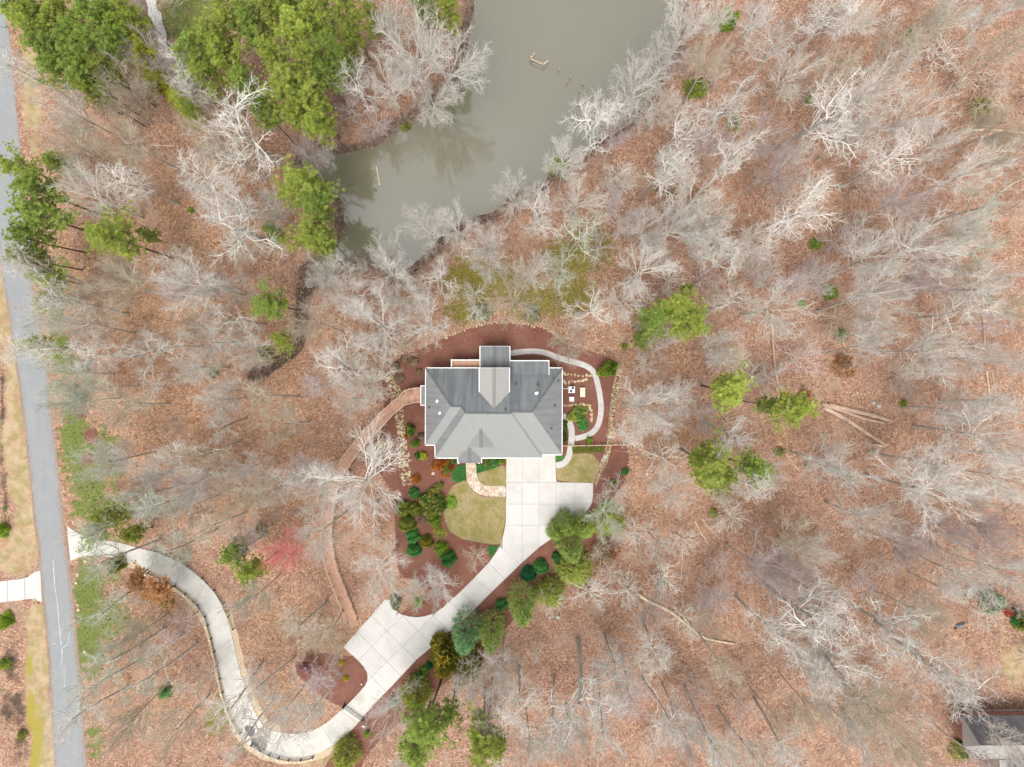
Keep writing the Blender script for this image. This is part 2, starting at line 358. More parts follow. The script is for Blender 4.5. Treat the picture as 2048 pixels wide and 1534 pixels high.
# ------------------------------------------------------------------ outlines measured on the photograph (pixels), put on the ground
POND_Z = -1.3
pond_px = [(935,-330),(945,-140),(950,0),(942,50),(930,115),(905,168),(882,195),(858,214),(835,238),(798,262),(762,288),(722,303),(672,307),(630,304),(606,318),(618,350),
           (655,372),(682,398),(690,440),(678,480),(652,510),(622,545),(640,556),(668,540),(690,528),(735,520),(775,530),(800,548),(826,528),(876,492),(928,442),(985,424),(1012,402),(1060,382),
           (1100,350),(1135,325),(1182,296),(1224,268),(1262,232),(1300,188),(1330,130),(1348,80),(1362,0),(1385,-140),(1400,-330)]
POND = smooth_closed(poly2(pond_px, POND_Z), 3)
STREAM = smooth_open(poly2([(625,545),(606,590),(601,640),(590,690),(562,715),(505,748)], -.5), 4)
mulch_px = [(768,792),(764,765),(778,735),(805,712),(848,694),(890,675),(940,656),(987,645),(1040,647),(1085,655),(1104,668),(1135,690),(1185,703),(1222,718),(1234,730),(1238,760),(1232,820),(1228,860),
            (1226,889),(1254,893),(1258,930),(1248,965),(1222,998),(1205,1022),(1192,1045),(1192,1080),(1172,1120),(1130,1150),(1098,1168),(1058,1205),(1010,1258),(955,1310),(900,1358),(850,1400),(805,1440),
            (765,1475),(728,1520),(710,1560),(640,1560),(665,1510),(700,1462),(690,1420),(655,1400),(622,1372),(594,1348),(598,1318),(650,1306),(702,1312),(760,1280),(790,1240),(830,1200),(850,1185),(830,1160),
            (800,1150),(792,1100),(790,1050),(782,990),(762,950),(735,920),(742,890),(766,850)]
MULCH = smooth_closed(poly2(mulch_px), 3)
lawnW_px = [(919,965),(905,973),(896,988),(889,1008),(888,1030),(893,1048),(901,1063),(915,1072),(932,1079.5),(997,1089),(1004,1071),(1009,1050),(1011.3,1020),(1011.5,994.5),(975,994.5),(956,989),(941,977),(933,962)]
lawnS_px = [(954,948),(993.6,934.7),(1012,934),(1012,971),(970,970),(958,962)]
lawnE_px = [(1113,957),(1112,937),(1128,932),(1140,915),(1150,908),(1180,907),(1192,916),(1198,928),(1192,950),(1181,965.5),(1125,962)]
FLAG = poly2([(931.7,926),(952,926),(953,949),(958,963),(970,971),(1012,972),(1011,993.5),(975,993),(956,988),(941,976),(933.4,961)])
apron_px = [(1013,912),(1110.5,905),(1110.8,930),(1112,958.5),(1114,962.5),(1120,964.5),(1186,966),(1186,990),(1184,1004),(1179,1014),(1170,1026),(1160,1035),(1130,1059),(1079,1093.4),(1040,1128.6),(999.5,1093),(1004,1080),(1008.5,1062),(1011.3,1045),(1012,1030)]
s1L = [(999.5,1093),(981,1121),(946.6,1157.5),(919,1185)]; s1R = [(1040,1128.6),(1014,1154),(982,1185),(955,1212)]
pad_px = [(919,1185),(885,1215.6),(868,1226),(851,1232),(834,1234.5),(817,1232.5),(805,1229),(796,1224),(788,1212),(780,1200),(772,1197),(686.8,1294),(703,1308),(717.6,1321.6),(727,1332),(733,1342),(735.5,1351),(735,1360),(731,1370),(719,1384),
          (758,1398),(782.5,1373),(833.8,1318),(871,1287),(919,1246.4),(955,1212)]
s2L = [(719,1384),(697,1407),(672,1429),(649,1448),(620,1462),(590,1467),(560,1463),(533,1455),(512.6,1427.5),(492,1376),(478.5,1335),(464.8,1273.7),(447.7,1219),(423.8,1178),(386,1140.5),(338,1113),(290.5,1099.4),(239,1085),(205,1080),(165,1071),(134,1051)]
s2R = [(758,1398),(728,1431),(708,1455),(675,1483),(640,1505),(601.5,1516),(560.5,1516.5),(523,1506),(485,1475),(461.4,1424),(444,1362.6),(430.6,1297.7),(417,1253),(400,1219),(372.5,1185),(328,1157.5),(287,1133.6),(232,1116.5),(195,1111),(164,1113),(141,1122)]
roadL_px = [(-200,-1000),(-92,-300),(-50,0),(0,518),(16,628),(36.5,770),(49,865),(60,963),(69,1058),(76,1100),(85,1202),(93,1287),(99,1371),(109,1533),(128,1850),(165,2500)]
roadR_px = [(-140,-1000),(-31,-300),(11,0),(62,518),(79,628),(99,757),(107,847),(120,956),(130,1053),(136,1100),(145.7,1185),(154,1270),(161,1354),(173,1533),(196,1850),(235,2500)]
ROAD = np.concatenate([poly2(roadL_px), poly2(roadR_px)[::-1]])
STRIP2 = np.concatenate([smooth_open(poly2(s2L), 2), smooth_open(poly2(s2R), 2)[::-1]])
STRIP1 = np.concatenate([poly2(s1L), poly2(s1R)[::-1]])
APRON, PAD = poly2(apron_px), poly2(pad_px)
HOUSE = poly2([(858,742),(1118,742),(1118,912),(865,912)])
HOUSE2 = poly2([(1915,1428),(2120,1428),(2120,1600),(1915,1600)])
ISLAND = poly2([(500,1340),(640,1380),(620,1440),(560,1450),(530,1430)])

# ------------------------------------------------------------------ terrain
gx = np.concatenate([-95-np.geomspace(1, 900, 26)[::-1], np.arange(-95, 95.1, .5), 95+np.geomspace(1, 900, 26)])
gy = np.concatenate([-75-np.geomspace(1, 900, 26)[::-1], np.arange(-75, 75.1, .5), 75+np.geomspace(1, 900, 26)])
X, Y = np.meshgrid(gx, gy); shp = X.shape; xf, yf = X.ravel(), Y.ravel()
dp = dist_poly(POND, xf, yf); inp = inside(POND, xf, yf); sdp = np.where(inp, -dp, dp)
sdp = sdp+.0*sdp
ds = dist_poly(STREAM, xf, yf, closed=False)
dm = np.where(inside(MULCH, xf, yf), 0, dist_poly(MULCH, xf, yf))
for P_ in (ROAD, STRIP2, PAD, APRON, HOUSE2):
    dm = np.minimum(dm, np.where(inside(P_, xf, yf), 0, dist_poly(P_, xf, yf)))
def sstep(a, b, v): t = np.clip((v-a)/(b-a), 0, 1); return t*t*(3-2*t)
def wav(x, y):
    r = np.zeros_like(x)
    for i, (a, b, ph, am) in enumerate([(.07, .05, .3, .5), (-.05, .09, 1.9, .45), (.16, -.11, 4.0, .22), (.21, .27, 2.2, .12), (-.42, .33, .7, .06), (.6, .5, 5.0, .035)]): r = r+am*np.sin(a*x+b*y+ph)
    return r
z = np.where(sstep(2.5, 12, dm) > 0, wav(xf, yf)*sstep(2.5, 12, dm), 0)
z = z*sstep(2, 14, sdp)+0
sdn = sdp+.42*(wav(xf*5, yf*5)+.6*wav(xf*11+3, yf*9))
bank = sstep(-3.4, 3.6, sdn)
z = (POND_Z-1.2)*(1-bank)+z*bank
z = z-.9*np.exp(-(ds/1.5)**2)*sstep(0, 3, dm)
GZ = z.reshape(shp)
def gz(x, y):
    x = np.atleast_1d(np.asarray(x, float)); y = np.atleast_1d(np.asarray(y, float))
    i = np.clip(np.searchsorted(gx, x)-1, 0, len(gx)-2); j = np.clip(np.searchsorted(gy, y)-1, 0, len(gy)-2)
    u = (x-gx[i])/(gx[i+1]-gx[i]); v = (y-gy[j])/(gy[j+1]-gy[j]); u = np.clip(u, 0, 1); v = np.clip(v, 0, 1)
    return (GZ[j, i]*(1-u)+GZ[j, i+1]*u)*(1-v)+(GZ[j+1, i]*(1-u)+GZ[j+1, i+1]*u)*v
def G(px, py, dz=0.0):                       # point of the ground seen at that pixel
    zz = 0.0
    for _ in range(4):
        x, y = P2(px, py, zz); zz = float(gz(x, y)[0])
    return np.array((x, y, zz+dz))
nx, ny = len(gx), len(gy)
idx = np.arange(nx*ny).reshape(ny, nx)
F = np.stack([idx[:-1, :-1].ravel(), idx[:-1, 1:].ravel(), idx[1:, 1:].ravel(), idx[1:, :-1].ravel()], 1)
me = rawmesh('ground', np.stack([xf, yf, z], 1), F, M['floor'], True)
# painted kinds of ground: px, py, radius x, radius y, amount
def blobs(lst):
    a = np.zeros_like(xf)
    for px, py, rx, ry, s in lst:
        cx, cy = P2(px, py); d = ((xf-cx)/(rx*S))**2+((yf-cy)/(ry*S))**2
        a = np.maximum(a, s*np.exp(-d*.9))
    return a
grass = blobs([(180,960,42,75,.95),(200,905,36,60,.9),(150,800,45,60,.6),(140,730,40,35,.7),(185,1010,50,45,.9),(180,1180,40,70,.95),(200,1240,60,60,.9),(240,1240,50,30,.75),(185,1300,30,70,.8),(165,1290,22,60,.85),(330,1170,20,12,.5),
               (190,1480,30,60,.6),(230,1150,20,40,.6),(380,30,75,60,1.0),(400,5,60,50,1.0),(310,1430,60,40,.4),(5,1390,22,40,.4),(10,1030,15,50,.5),(370,1000,12,10,.5),(690,1520,20,20,.6),(1500,150,20,20,.3),(1330,380,40,40,.42),(1950,1480,40,40,.6),(120,560,26,60,.8),(110,640,24,70,.75),(120,700,26,50,.8),(150,880,40,120,.8),(230,1120,20,20,.6),(210,880,60,30,.6),(230,960,30,60,.6),(290,1250,40,30,.5)])
moss = blobs([(940,570,62,75,.9),(1140,520,75,50,.9),(1180,500,55,55,.95),(1000,560,80,60,.75),(1080,600,90,50,.85),(1140,590,60,60,.85),(920,620,40,40,.8),(455,1400,26,62,1.0),(500,1480,32,30,.95),(430,1440,25,40,.9),
              (1250,250,40,30,.45),(1540,390,50,30,.35),(1450,500,40,30,.4),(1960,215,30,30,.3),(480,250,40,20,.4),(900,480,40,20,.3),(1210,1110,30,20,.5),(1320,1160,20,20,.2),(1450,180,60,40,.25),(1810,1180,60,60,.35),(1960,1160,40,30,.4)])
orange = blobs([(250,600,260,160,.75),(300,430,220,150,.7),(330,800,300,200,.6),(560,1000,160,120,.6),(640,1260,90,60,.9),(600,1400,80,50,.8),(560,850,120,120,.55),(1360,880,60,70,.9),(1240,1000,60,60,.6),(740,700,60,40,.8),(300,1380,120,100,.5),(1700,450,80,60,.4),(1460,1000,40,40,.6),(1310,700,70,50,.5),(1590,880,40,20,.7)])
dryg = blobs([(65,205,26,75,.9),(60,140,22,60,.9),(70,290,20,60,.6),(18,640,22,110,1.0),(35,780,26,90,1.0),(30,880,34,80,.95),(40,960,30,60,1.0),(55,1060,30,80,1.0),(30,1110,55,45,.95),(75,1245,28,40,1.0),(75,1340,28,120,1.0),(90,1480,28,90,1.0),(0,560,24,80,1.0),(5,1100,60,40,.9),(95,1530,26,60,1.0),(2030,1330,40,60,.8),(2000,1280,30,30,.5),(260,1130,24,10,.7),(640,1525,60,14,.9),(520,1400,10,60,.5)])
yell = blobs([(75,1480,12,60,1.0),(62,1420,11,50,1.0),(58,1330,9,50,.8),(70,1520,14,40,.9),(95,1330,9,30,.5),(80,1440,14,60,.6),(60,1270,8,20,.6),(215,980,14,30,.55),(205,1200,20,15,.3)])
mud = np.exp(-(ds/1.25)**2)*1.0+np.where(sdp < 6, np.exp(-np.maximum(sdn-.4, 0)/1.1), 0)*1.1
mud = np.maximum(mud, blobs([(700,308,90,10,.8),(800,262,50,9,.8),(880,200,40,14,.8),(690,420,12,60,.9),(1230,262,60,8,.7),(660,515,36,20,.9),(640,320,60,16,.6),(650,520,40,30,.8),(690,450,18,60,.7),(22,1330,24,80,.62),(35,1420,28,90,.62),(40,1500,26,60,.6),(5,850,9,220,.62),(12,1000,10,120,.6),(15,1420,30,60,.6),(40,1330,8,110,.55),(290,40,22,70,.5),(270,290,50,12,.55),(1900,40,70,50,.35),(1960,250,70,60,.5),(1830,1190,40,30,.45)]))
def colattr(me, name, a, b, c):
    at = me.color_attributes.new(name, 'FLOAT_COLOR', 'POINT'); n = len(me.vertices)
    at.data.foreach_set('color', np.stack([a, b, c, np.ones(n)], 1).astype(np.float32).ravel())
colattr(me, 'zone', grass, moss, orange); colattr(me, 'zone2', mud, dryg, yell)
prop(obj('ground', me), kind='structure')
w = obj('pond', rawmesh('pond', *flat(smooth_closed(poly2([(a, b) for a, b in pond_px], POND_Z)*1.0, 2), POND_Z), M['water'])); prop(w, kind='structure')
# widen the water sheet a little so that it always meets the bank
cen = POND.mean(0)
g1 = []
for i in range(len(POND)):
    a, b, c_ = POND[i-1], POND[i], POND[(i+1) % len(POND)]; t = c_-a; n_ = np.array((t[1], -t[0]))/(np.linalg.norm(t)+1e-9)
    if inside(POND, b[0]+n_[0]*.3, b[1]+n_[1]*.3): n_ = -n_
    g1.append(b+n_*2.2)
bpy.data.objects.remove(w)
prop(obj('pond', rawmesh('pond', *flat(g1, POND_Z), M['water'])), kind='structure')

# ------------------------------------------------------------------ sheets of the garden
def sheet(name, poly, z0, mat, kind='structure', **k):
    o = obj(name, rawmesh(name, *flat(poly, z0), mat)); prop(o, kind=kind, **k); return o
sheet('mulch_bed', MULCH, .012, M['mulch'])
sheet('front_lawn', smooth_closed(poly2(lawnW_px), 3), .024, M['lawn'])
sheet('porch_lawn', smooth_closed(poly2(lawnS_px), 2), .024, M['lawn'])
sheet('side_lawn', smooth_closed(poly2(lawnE_px), 3), .024, M['lawn'])
for i, px in enumerate([(175,920,12),(163,822,16),(186,872,17)]):
    x, y, zz = G(px[0], px[1]); t = np.linspace(0, 2*math.pi, 20, endpoint=False)
    sheet('mulch_ring', [(x+px[2]*S*math.cos(a)*(1+.08*math.sin(3*a)), y+px[2]*S*math.sin(a)) for a in t], float(zz)+.03, M['mulch'])
sheet('mulch_edge_strip', smooth_closed(poly2([(870,890),(866,918),(872,922),(905,925),(905,915),(880,913)]), 2), .016, M['mulch'])

# ------------------------------------------------------------------ road
RL, RR = smooth_open(poly2(roadL_px), 6), smooth_open(poly2(roadR_px), 6)
V = np.concatenate([np.c_[RL, np.full(len(RL), .02)], np.c_[RR, np.full(len(RR), .02)]]); n = len(RL)
prop(obj('road', rawmesh('road', V, [(i, n+i, n+i+1, i+1) for i in range(n-1)], M['asphalt'])), kind='structure')
mb = MB()
for pts in ([(-4,9),(4,8),(12,11)], [(-6,53),(4,54),(9,56),(16,56)], [(4,105),(10,104)]):
    q = [np.append(P2(*p), .025) for p in pts]
    for a, b in zip(q, q[1:]): mb.bar(a, b, .06, .004)
o = obj('road_crack', rawmesh('road_crack', np.concatenate(mb.V), mb.F, M['crack'])); prop(o, kind='structure')
mb = MB()
for pts, wd in (([(106,1120),(110,1170),(115,1210),(118,1245),(121,1275),(124,1300),(124,1325),(121,1330)], .13), ([(104,1289),(113,1286)], .12), ([(126,1296),(131,1291),(137,1285)], .10), ([(128,1330),(130,1378)], .05), ([(139,1265),(134,1292)], .1)):
    q = resample(smooth_open([P2(*p) for p in pts], 4), .6)
    for i in range(len(q)-1): mb.bar((*q[i], .024), (*q[i+1], .024), wd*random.uniform(.5, 1.1), .003)
prop(obj('road_scrape', rawmesh('road_scrape', np.concatenate(mb.V), mb.F, M['chalk'])), kind='structure')

# ------------------------------------------------------------------ driveways of cast slabs
def grid_slabs(root, outline, origin, ang, cw, ch, mat, z0=.03, z1=.085, gap=.05, rng=30, name='slab'):
    ca, sa = math.cos(ang), math.sin(ang); u = (ca, sa); v = (-sa, ca)
    for i in range(-rng, rng):
        for j in range(-rng, rng):
            a0, a1 = (cw[i+rng//1] if isinstance(cw, dict) else i*cw), None
            p = [tuple(q) for q in outline]
            ou = origin[0]*u[0]+origin[1]*u[1]; ov = origin[0]*v[0]+origin[1]*v[1]
            p = clip_half(p, u, ou+(i+1)*cw-gap/2); p = clip_half(p, (-u[0], -u[1]), -(ou+i*cw+gap/2)) if p else p
            p = clip_half(p, v, ov+(j+1)*ch-gap/2) if p else p; p = clip_half(p, (-v[0], -v[1]), -(ov+j*ch+gap/2)) if p else p
            if len(p) > 2 and abs(area2(p)) > .25: MB().prism(p, z0, z1).part(name, mat, root)
def strip_slabs(root, L, R, step, mat, z0=.03, z1=.085, gap=.05, sub=4, name='slab'):
    L = smooth_open(L, 6); R = smooth_open(R, 6); mid = (L+R)/2
    s = np.concatenate([[0], np.cumsum(np.linalg.norm(np.diff(mid, axis=0), axis=1))]); n = max(1, round(s[-1]/step))
    for k in range(n):
        q = np.linspace(s[-1]*k/n+gap/2, s[-1]*(k+1)/n-gap/2, sub+1)
        l = np.stack([np.interp(q, s, L[:, c]) for c in (0, 1)], 1); r = np.stack([np.interp(q, s, R[:, c]) for c in (0, 1)], 1)
        m_ = MB(); V = [(*a, z0) for a in l]+[(*a, z0) for a in r]+[(*a, z1) for a in l]+[(*a, z1) for a in r]; c = sub+1; F = []
        for i in range(sub):
            F += [(2*c+i, 2*c+i+1, 3*c+i+1, 3*c+i), (i, i+1, 2*c+i+1, 2*c+i), (c+i, 3*c+i, 3*c+i+1, c+i+1), (i, c+i, c+i+1, i+1)]
        F += [(0, 2*c, 3*c, c), (sub, c+sub, 3*c+sub, 2*c+sub)]
        m_.add(V, F); m_.part(name, mat, root)
def bed(root, poly, name='joint_bed', z0=.02, z1=.055): MB().prism(poly, z0, z1).part(name, M['joint'], root)
dw = prop(empty('driveway', None, None, G(1080, 1000)), kind='structure')
bed(dw, APRON)
xs = [1005,1044.5,1077.5,1112.7,1149.4,1192]; ys = [900,964.5,1008,1050,1140]
for i in range(5):
    for j in range(4):
        p = [tuple(q) for q in APRON]; x0, y1 = P2(xs[i], ys[j]); x1, y0 = P2(xs[i+1], ys[j+1]); g = .022
        p = clip_half(p, (1, 0), x1-g)
        for nn, cc in (((-1, 0), -(x0+g)), ((0, 1), y1-g), ((0, -1), -(y0+g))):
            if p: p = clip_half(p, nn, cc)
        if len(p) > 2 and abs(area2(p)) > .2: MB().prism(p, .03, .085).part('slab', M['concrete'], dw)
bed(dw, STRIP1); strip_slabs(dw, poly2(s1L), poly2(s1R), 3.4, M['concrete'])
bed(dw, PAD); grid_slabs(dw, PAD, P2(774.4, 1261.7), math.radians(45), 3.26, 3.26, M['concrete'], gap=.045, rng=7)
bed(dw, STRIP2); strip_slabs(dw, poly2(s2L), poly2(s2R), 4.4, M['concrete_old'], gap=.045)
nd = prop(empty('neighbour_driveway', None, None, G(20, 1180)), kind='structure')
nL = [(-220,1195),(0,1163),(35,1159),(58,1153),(68,1144),(82,1141)]; nR = [(-220,1240),(0,1205),(35,1201),(62,1197),(72,1200),(85,1204)]
bed(nd, np.concatenate([smooth_open(poly2(nL), 3), smooth_open(poly2(nR), 3)[::-1]])); strip_slabs(nd, poly2(nL), poly2(nR), 2.7, M['concrete'], gap=.08)
# sandy shoulders
mb = MB()
def ribbon(name, pts, w0, z0, mat, kind='structure'):
    p = resample(pts, .8); d = np.gradient(p, axis=0); d /= np.linalg.norm(d, axis=1)[:, None]; nrm = np.stack([-d[:, 1], d[:, 0]], 1)
    ww = w0/2*(1+.18*np.sin(np.arange(len(p))*1.7))[:, None]; n = len(p)
    V = np.concatenate([np.c_[p-nrm*ww, np.full(n, z0)], np.c_[p+nrm*ww, np.full(n, z0)]])
    return prop(obj(name, rawmesh(name, V, [(i, i+1, n+i+1, n+i) for i in range(n-1)], mat)), kind=kind)
ribbon('sandy_shoulder', smooth_open(poly2([(232,1121),(285,1139),(326,1163),(370,1190),(397,1223),(414,1256),(427,1299),(440,1364),(457,1425),(481,1478),(521,1510),(560,1521),(603,1521),(645,1510),(680,1488)]), 3), .9, .016, M['sand'])
ribbon('sandy_verge', smooth_open(poly2([(455,1225),(470,1273),(484,1334),(498,1376),(518,1425),(536,1448),(562,1458)]), 3), 1.0, .016, M['sand'])
ribbon('gravel_lane', smooth_open(poly2([(290,-260),(303,0),(312,30),(320,60),(326,97)]), 3), 1.55, .05, M['gravel'])
sheet('dark_soil', smooth_closed(poly2([(276,-60),(300,-40),(300,40),(308,70),(300,75),(286,60),(278,30)]), 2), .03, M['dirt_dark'])
0 and sheet('dark_bed', smooth_closed(poly2([(0,1240),(40,1225),(46,1280),(52,1350),(60,1420),(68,1500),(72,1560),(20,1560),(30,1450),(22,1350),(12,1300)]), 2), .012, M['dirt_dark'])

# concrete garden path
pp = prop(empty('garden_path', None, None, G(1195, 800)), kind='structure')
def offs(pts, w):
    p = smooth_open(pts, 5); d = np.gradient(p, axis=0); d /= np.linalg.norm(d, axis=1)[:, None]; n_ = np.stack([-d[:, 1], d[:, 0]], 1); return p+n_*w/2, p-n_*w/2
for pts, w_, z1 in (([(1018,707),(1045,703.5),(1068,702.5),(1092,706),(1121,717),(1152,725),(1176,734),(1189,748),(1196.5,774),(1201.5,805),(1201,830),(1195,852),(1183,866),(1166,873.5),(1150,877)], .82, .075),
                ([(1124,832),(1133,837),(1139,846),(1143,860),(1143,880),(1140.5,899),(1136.5,915),(1127,927),(1111.5,931)], .92, .083)):
    a, b = offs([P2(*q) for q in pts], w_); strip_slabs(pp, a[::2], b[::2], 1.9, M['path_concrete'], .014, z1, .02)
# flagstone walk
fw = prop(empty('flagstone_walk', None, None, G(960, 970)), kind='structure')
bed(fw, FLAG, 'sand_bed', .014, .045)
fx0, fy0 = FLAG.min(0); fx1, fy1 = FLAG.max(0); pts = []
yy = fy0
while yy < fy1+.4:
    xx = fx0
    while xx < fx1+.4:
        pts.append((xx+random.uniform(-.25, .25), yy+random.uniform(-.25, .25))); xx += .52
    yy += .50
pts = np.array(pts); di = dist_poly(FLAG, pts[:, 0], pts[:, 1]); ii = inside(FLAG, pts[:, 0], pts[:, 1]); pts = pts[ii | (di < .6)]
for p in pts:
    cell = [tuple(q) for q in FLAG]; dd = np.linalg.norm(pts-p, axis=1)
    for q in pts[(dd > 0) & (dd < 1.5)]:
        n_ = (q-p); L_ = np.linalg.norm(n_); n_ = n_/L_; cell = clip_half(cell, n_, float(n_@((p+q)/2))-.03)
        if len(cell) < 3: break
    if len(cell) > 2 and abs(area2(cell)) > .05: MB().prism(cell, .03, .075+random.uniform(-.006, .012)).part('flagstone', M['flag'], fw)
# ------------------------------------------------------------------ main house
E = 4.0; q_ = .0432
hs = empty('house', 'large grey shingled house with white trim in the middle of the red mulch beds', 'house', G(988, 826))
Hh = lambda px, py, zz: P3(px, py, zz)
zr = lambda d: E+d*q_
NW, NE = Hh(851.5, 736, E), Hh(1124.4, 736, E); W1, W2 = Hh(902.7, 813, zr(77)), Hh(923, 813, zr(77)); C1, C2 = Hh(931.5, 826.6, zr(90)), Hh(1021.4, 826.6, zr(90))
E1, E2 = Hh(1024, 824, zr(88)), Hh(1063.7, 824, zr(88)); SWw, V1, SWc = Hh(850.8, 890, E), Hh(870, 890, E), Hh(870.5, 916, E)
SEc, V2, SE = Hh(1084, 916, E), Hh(1084, 909.5, E), Hh(1123.8, 909.5, E)
def face(name, pts, mat, root=hs, th=.10):
    pts = [np.array(p, float) for p in pts]; n = len(pts)
    V = pts+[p-np.array((0, 0, th)) for p in pts]
    return part(name, V, [tuple(range(n)), tuple(range(2*n-1, n-1, -1))]+[(i, n+i, n+(i+1) % n, (i+1) % n) for i in range(n)], mat, root)
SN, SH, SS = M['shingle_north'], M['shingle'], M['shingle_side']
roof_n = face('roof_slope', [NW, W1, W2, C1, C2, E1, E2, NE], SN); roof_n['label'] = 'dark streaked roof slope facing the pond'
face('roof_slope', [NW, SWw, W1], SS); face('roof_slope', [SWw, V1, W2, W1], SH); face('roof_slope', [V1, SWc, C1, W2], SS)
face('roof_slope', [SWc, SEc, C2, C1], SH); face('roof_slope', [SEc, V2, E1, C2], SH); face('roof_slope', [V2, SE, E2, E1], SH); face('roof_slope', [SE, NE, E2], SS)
sof = [NW, NE, SE, V2, SEc, SWc, V1, SWw]; sof = [p-np.array((0, 0, .16)) for p in sof]
part('soffit', sof, [tuple(range(8))], M['white'], hs)
def gutter(a, b, zoff=-.06, w=.15, h=.16, name='gutter', root=hs, out=.07):
    a = np.array(a, float); b = np.array(b, float); m_ = MB(); d = b-a; d = d/np.linalg.norm(d)
    m_.bar(a+(0, 0, zoff)-d*.02, b+(0, 0, zoff)+d*.02, w, h); m_.part(name, M['white'], root)
rim = [NW, NE, SE, V2, SEc, SWc, V1, SWw]
for i in range(8): gutter(rim[i], rim[(i+1) % 8])
def cap(a, b, w=.26, mat='ridge', root=hs):
    a = np.array(a, float)+(0, 0, .03); b = np.array(b, float)+(0, 0, .03); MB().bar(a, b, w, .05).part('ridge_cap', M[mat], root)
for a, b in ((W1, W2), (W2, C1), (C1, C2), (C2, E1), (E1, E2), (NW, W1), (NE, E2)): cap(a, b, .22)
for a, b in ((SWw, W1), (SWc, C1), (SE, E2), (SEc, C2)): cap(a, b, .16, 'shingle')
def gable(x0, x1, xr, ya, yv, yb, ze, zrdg, mat, walls=True, gut=True, rake=True):
    """gable roof whose ridge runs from the free end (ya) back to the main slope: eaves die at yv, ridge at yb"""
    a0, a1, ar = Hh(x0, ya, ze), Hh(x1, ya, ze), Hh(xr, ya, zrdg); b0, b1, br = Hh(x0, yv, ze), Hh(x1, yv, ze), Hh(xr, yb, zrdg)
    ov = np.array((0, 0, .02))
    face('dormer_roof', [a0+ov, b0+ov, br+ov, ar+ov], mat); face('dormer_roof', [ar+ov, br+ov, b1+ov, a1+ov], mat)
    for s in (-1, 1): 
        o_ = np.array((s*.14, 0, -.01)); MB().bar(ar+o_+ov+(0, 0, .04), br+o_+ov+(0, 0, .04), .075, .04).part('ridge_cap', M['ridge'], hs)
    if gut: gutter(a0+(0,0,.02), b0+(0,0,.02)); gutter(a1+(0,0,.02), b1+(0,0,.02))
    if walls:
        part('gable_wall', [a0-(0, 0, .1), a1-(0, 0, .1), ar-(0, 0, .1)]+[Hh(x0, ya, E-.5)*(1, 1, 1), Hh(x1, ya, E-.5)], [(0, 2, 1), (0, 1, 4, 3)], M['siding'], hs)
    if rake: gutter(a0+(0,0,-.02), ar+(0,0,-.02), w=.1, h=.14, name='rake_board'); gutter(a1+(0,0,-.02), ar+(0,0,-.02), w=.1, h=.14, name='rake_board')
    return a0, a1, ar
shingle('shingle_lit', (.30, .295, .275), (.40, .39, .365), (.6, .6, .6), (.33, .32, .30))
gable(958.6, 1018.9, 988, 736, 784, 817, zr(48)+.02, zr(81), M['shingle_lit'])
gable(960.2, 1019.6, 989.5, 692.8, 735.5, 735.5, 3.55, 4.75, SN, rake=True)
# lower shed roof east of the north porch
sh0, sh1, sh2, sh3 = Hh(1019.8, 721.5, 3.85), Hh(1098, 721.5, 3.85), Hh(1098, 749.6, zr(13.6)+.03), Hh(1019.8, 749.6, zr(13.6)+.03)
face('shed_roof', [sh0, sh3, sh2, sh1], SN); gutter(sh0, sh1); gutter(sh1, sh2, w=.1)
gable(936.6, 987.4, 961.8, 895, 889, 857, zr(27), zr(59), SH, walls=True, rake=False, gut=False)
gable(915.6, 962.9, 938.6, 925.8, 916, 893, 3.95, zr(22), SS, walls=True, rake=False)
# walls with doors and windows under the eaves
def wallbox(poly, z0, z1, mat, name='wall'): MB().prism(poly, z0, z1).part(name, M[mat], hs)
ins = lambda px, py, zz=1.5: P2(px, py, zz)
wallbox([ins(*p) for p in ((858,742),(1117,742),(1117,903),(1078,903),(1078,910),(876,910),(876,884),(858,884))], 0, E-.17, 'siding')
wallbox([ins(*p) for p in ((965,698),(1014,698),(1014,742),(965,742))], 0, 3.4, 'brick', 'porch_wall')
wallbox([ins(*p) for p in ((1026,727),(1092,727),(1092,742),(1026,742))], 0, 3.6, 'siding', 'bay_wall')
def win(px, py, zz, w_, h_, face_='s', door=False):
    x, y = P2(px, py, 1.5); f = MB(); g = MB()
    if face_ in 'sn': f.box((x, y, zz), (w_+.16, .08, h_+.16)); sgn = -1 if face_ == 's' else 1; g.box((x, y+sgn*.03, zz), (w_, .06, h_))
    else: f.box((x, y, zz), (.08, w_+.16, h_+.16)); sgn = 1 if face_ == 'e' else -1; g.box((x+sgn*.03, y, zz), (.06, w_, h_))
    o = f.part('garage_door' if door else 'window', M['white'], hs)
    g.part('panel' if door else 'pane', M['siding' if door else 'glass'], hs, under=o)
for px in (1030, 1058): win(px, 910.5, 1.3, 4.6*.42, 2.3, 's', True)
for px in (885, 900, 975, 995): win(px, 910.4, 1.7, 1.0, 1.5)
for px in (872, 890, 915, 945): win(px, 741.6, 1.6, 1.2, 1.6, 'n'); 
for px in (1035, 1058, 1080): win(px, 726.6, 1.6, 1.2, 1.6, 'n')
for py in (770, 810, 850): win(857.6, py, 1.7, 1.0, 1.4, 'w')
for py in (765, 800, 845, 880): win(1117.4, py, 1.7, 1.0, 1.4, 'e')
MB().box((*P2(938.5, 911, 1), 1.1), (1.2, .12, 2.2)).part('front_door', M['maroon'], hs)
for px in (919, 959):
    x, y = P2(px, 923, 2); MB().cyl((x, y, 0), (x, y, 3.85), .14, .12).part('porch_column', M['white'], hs)
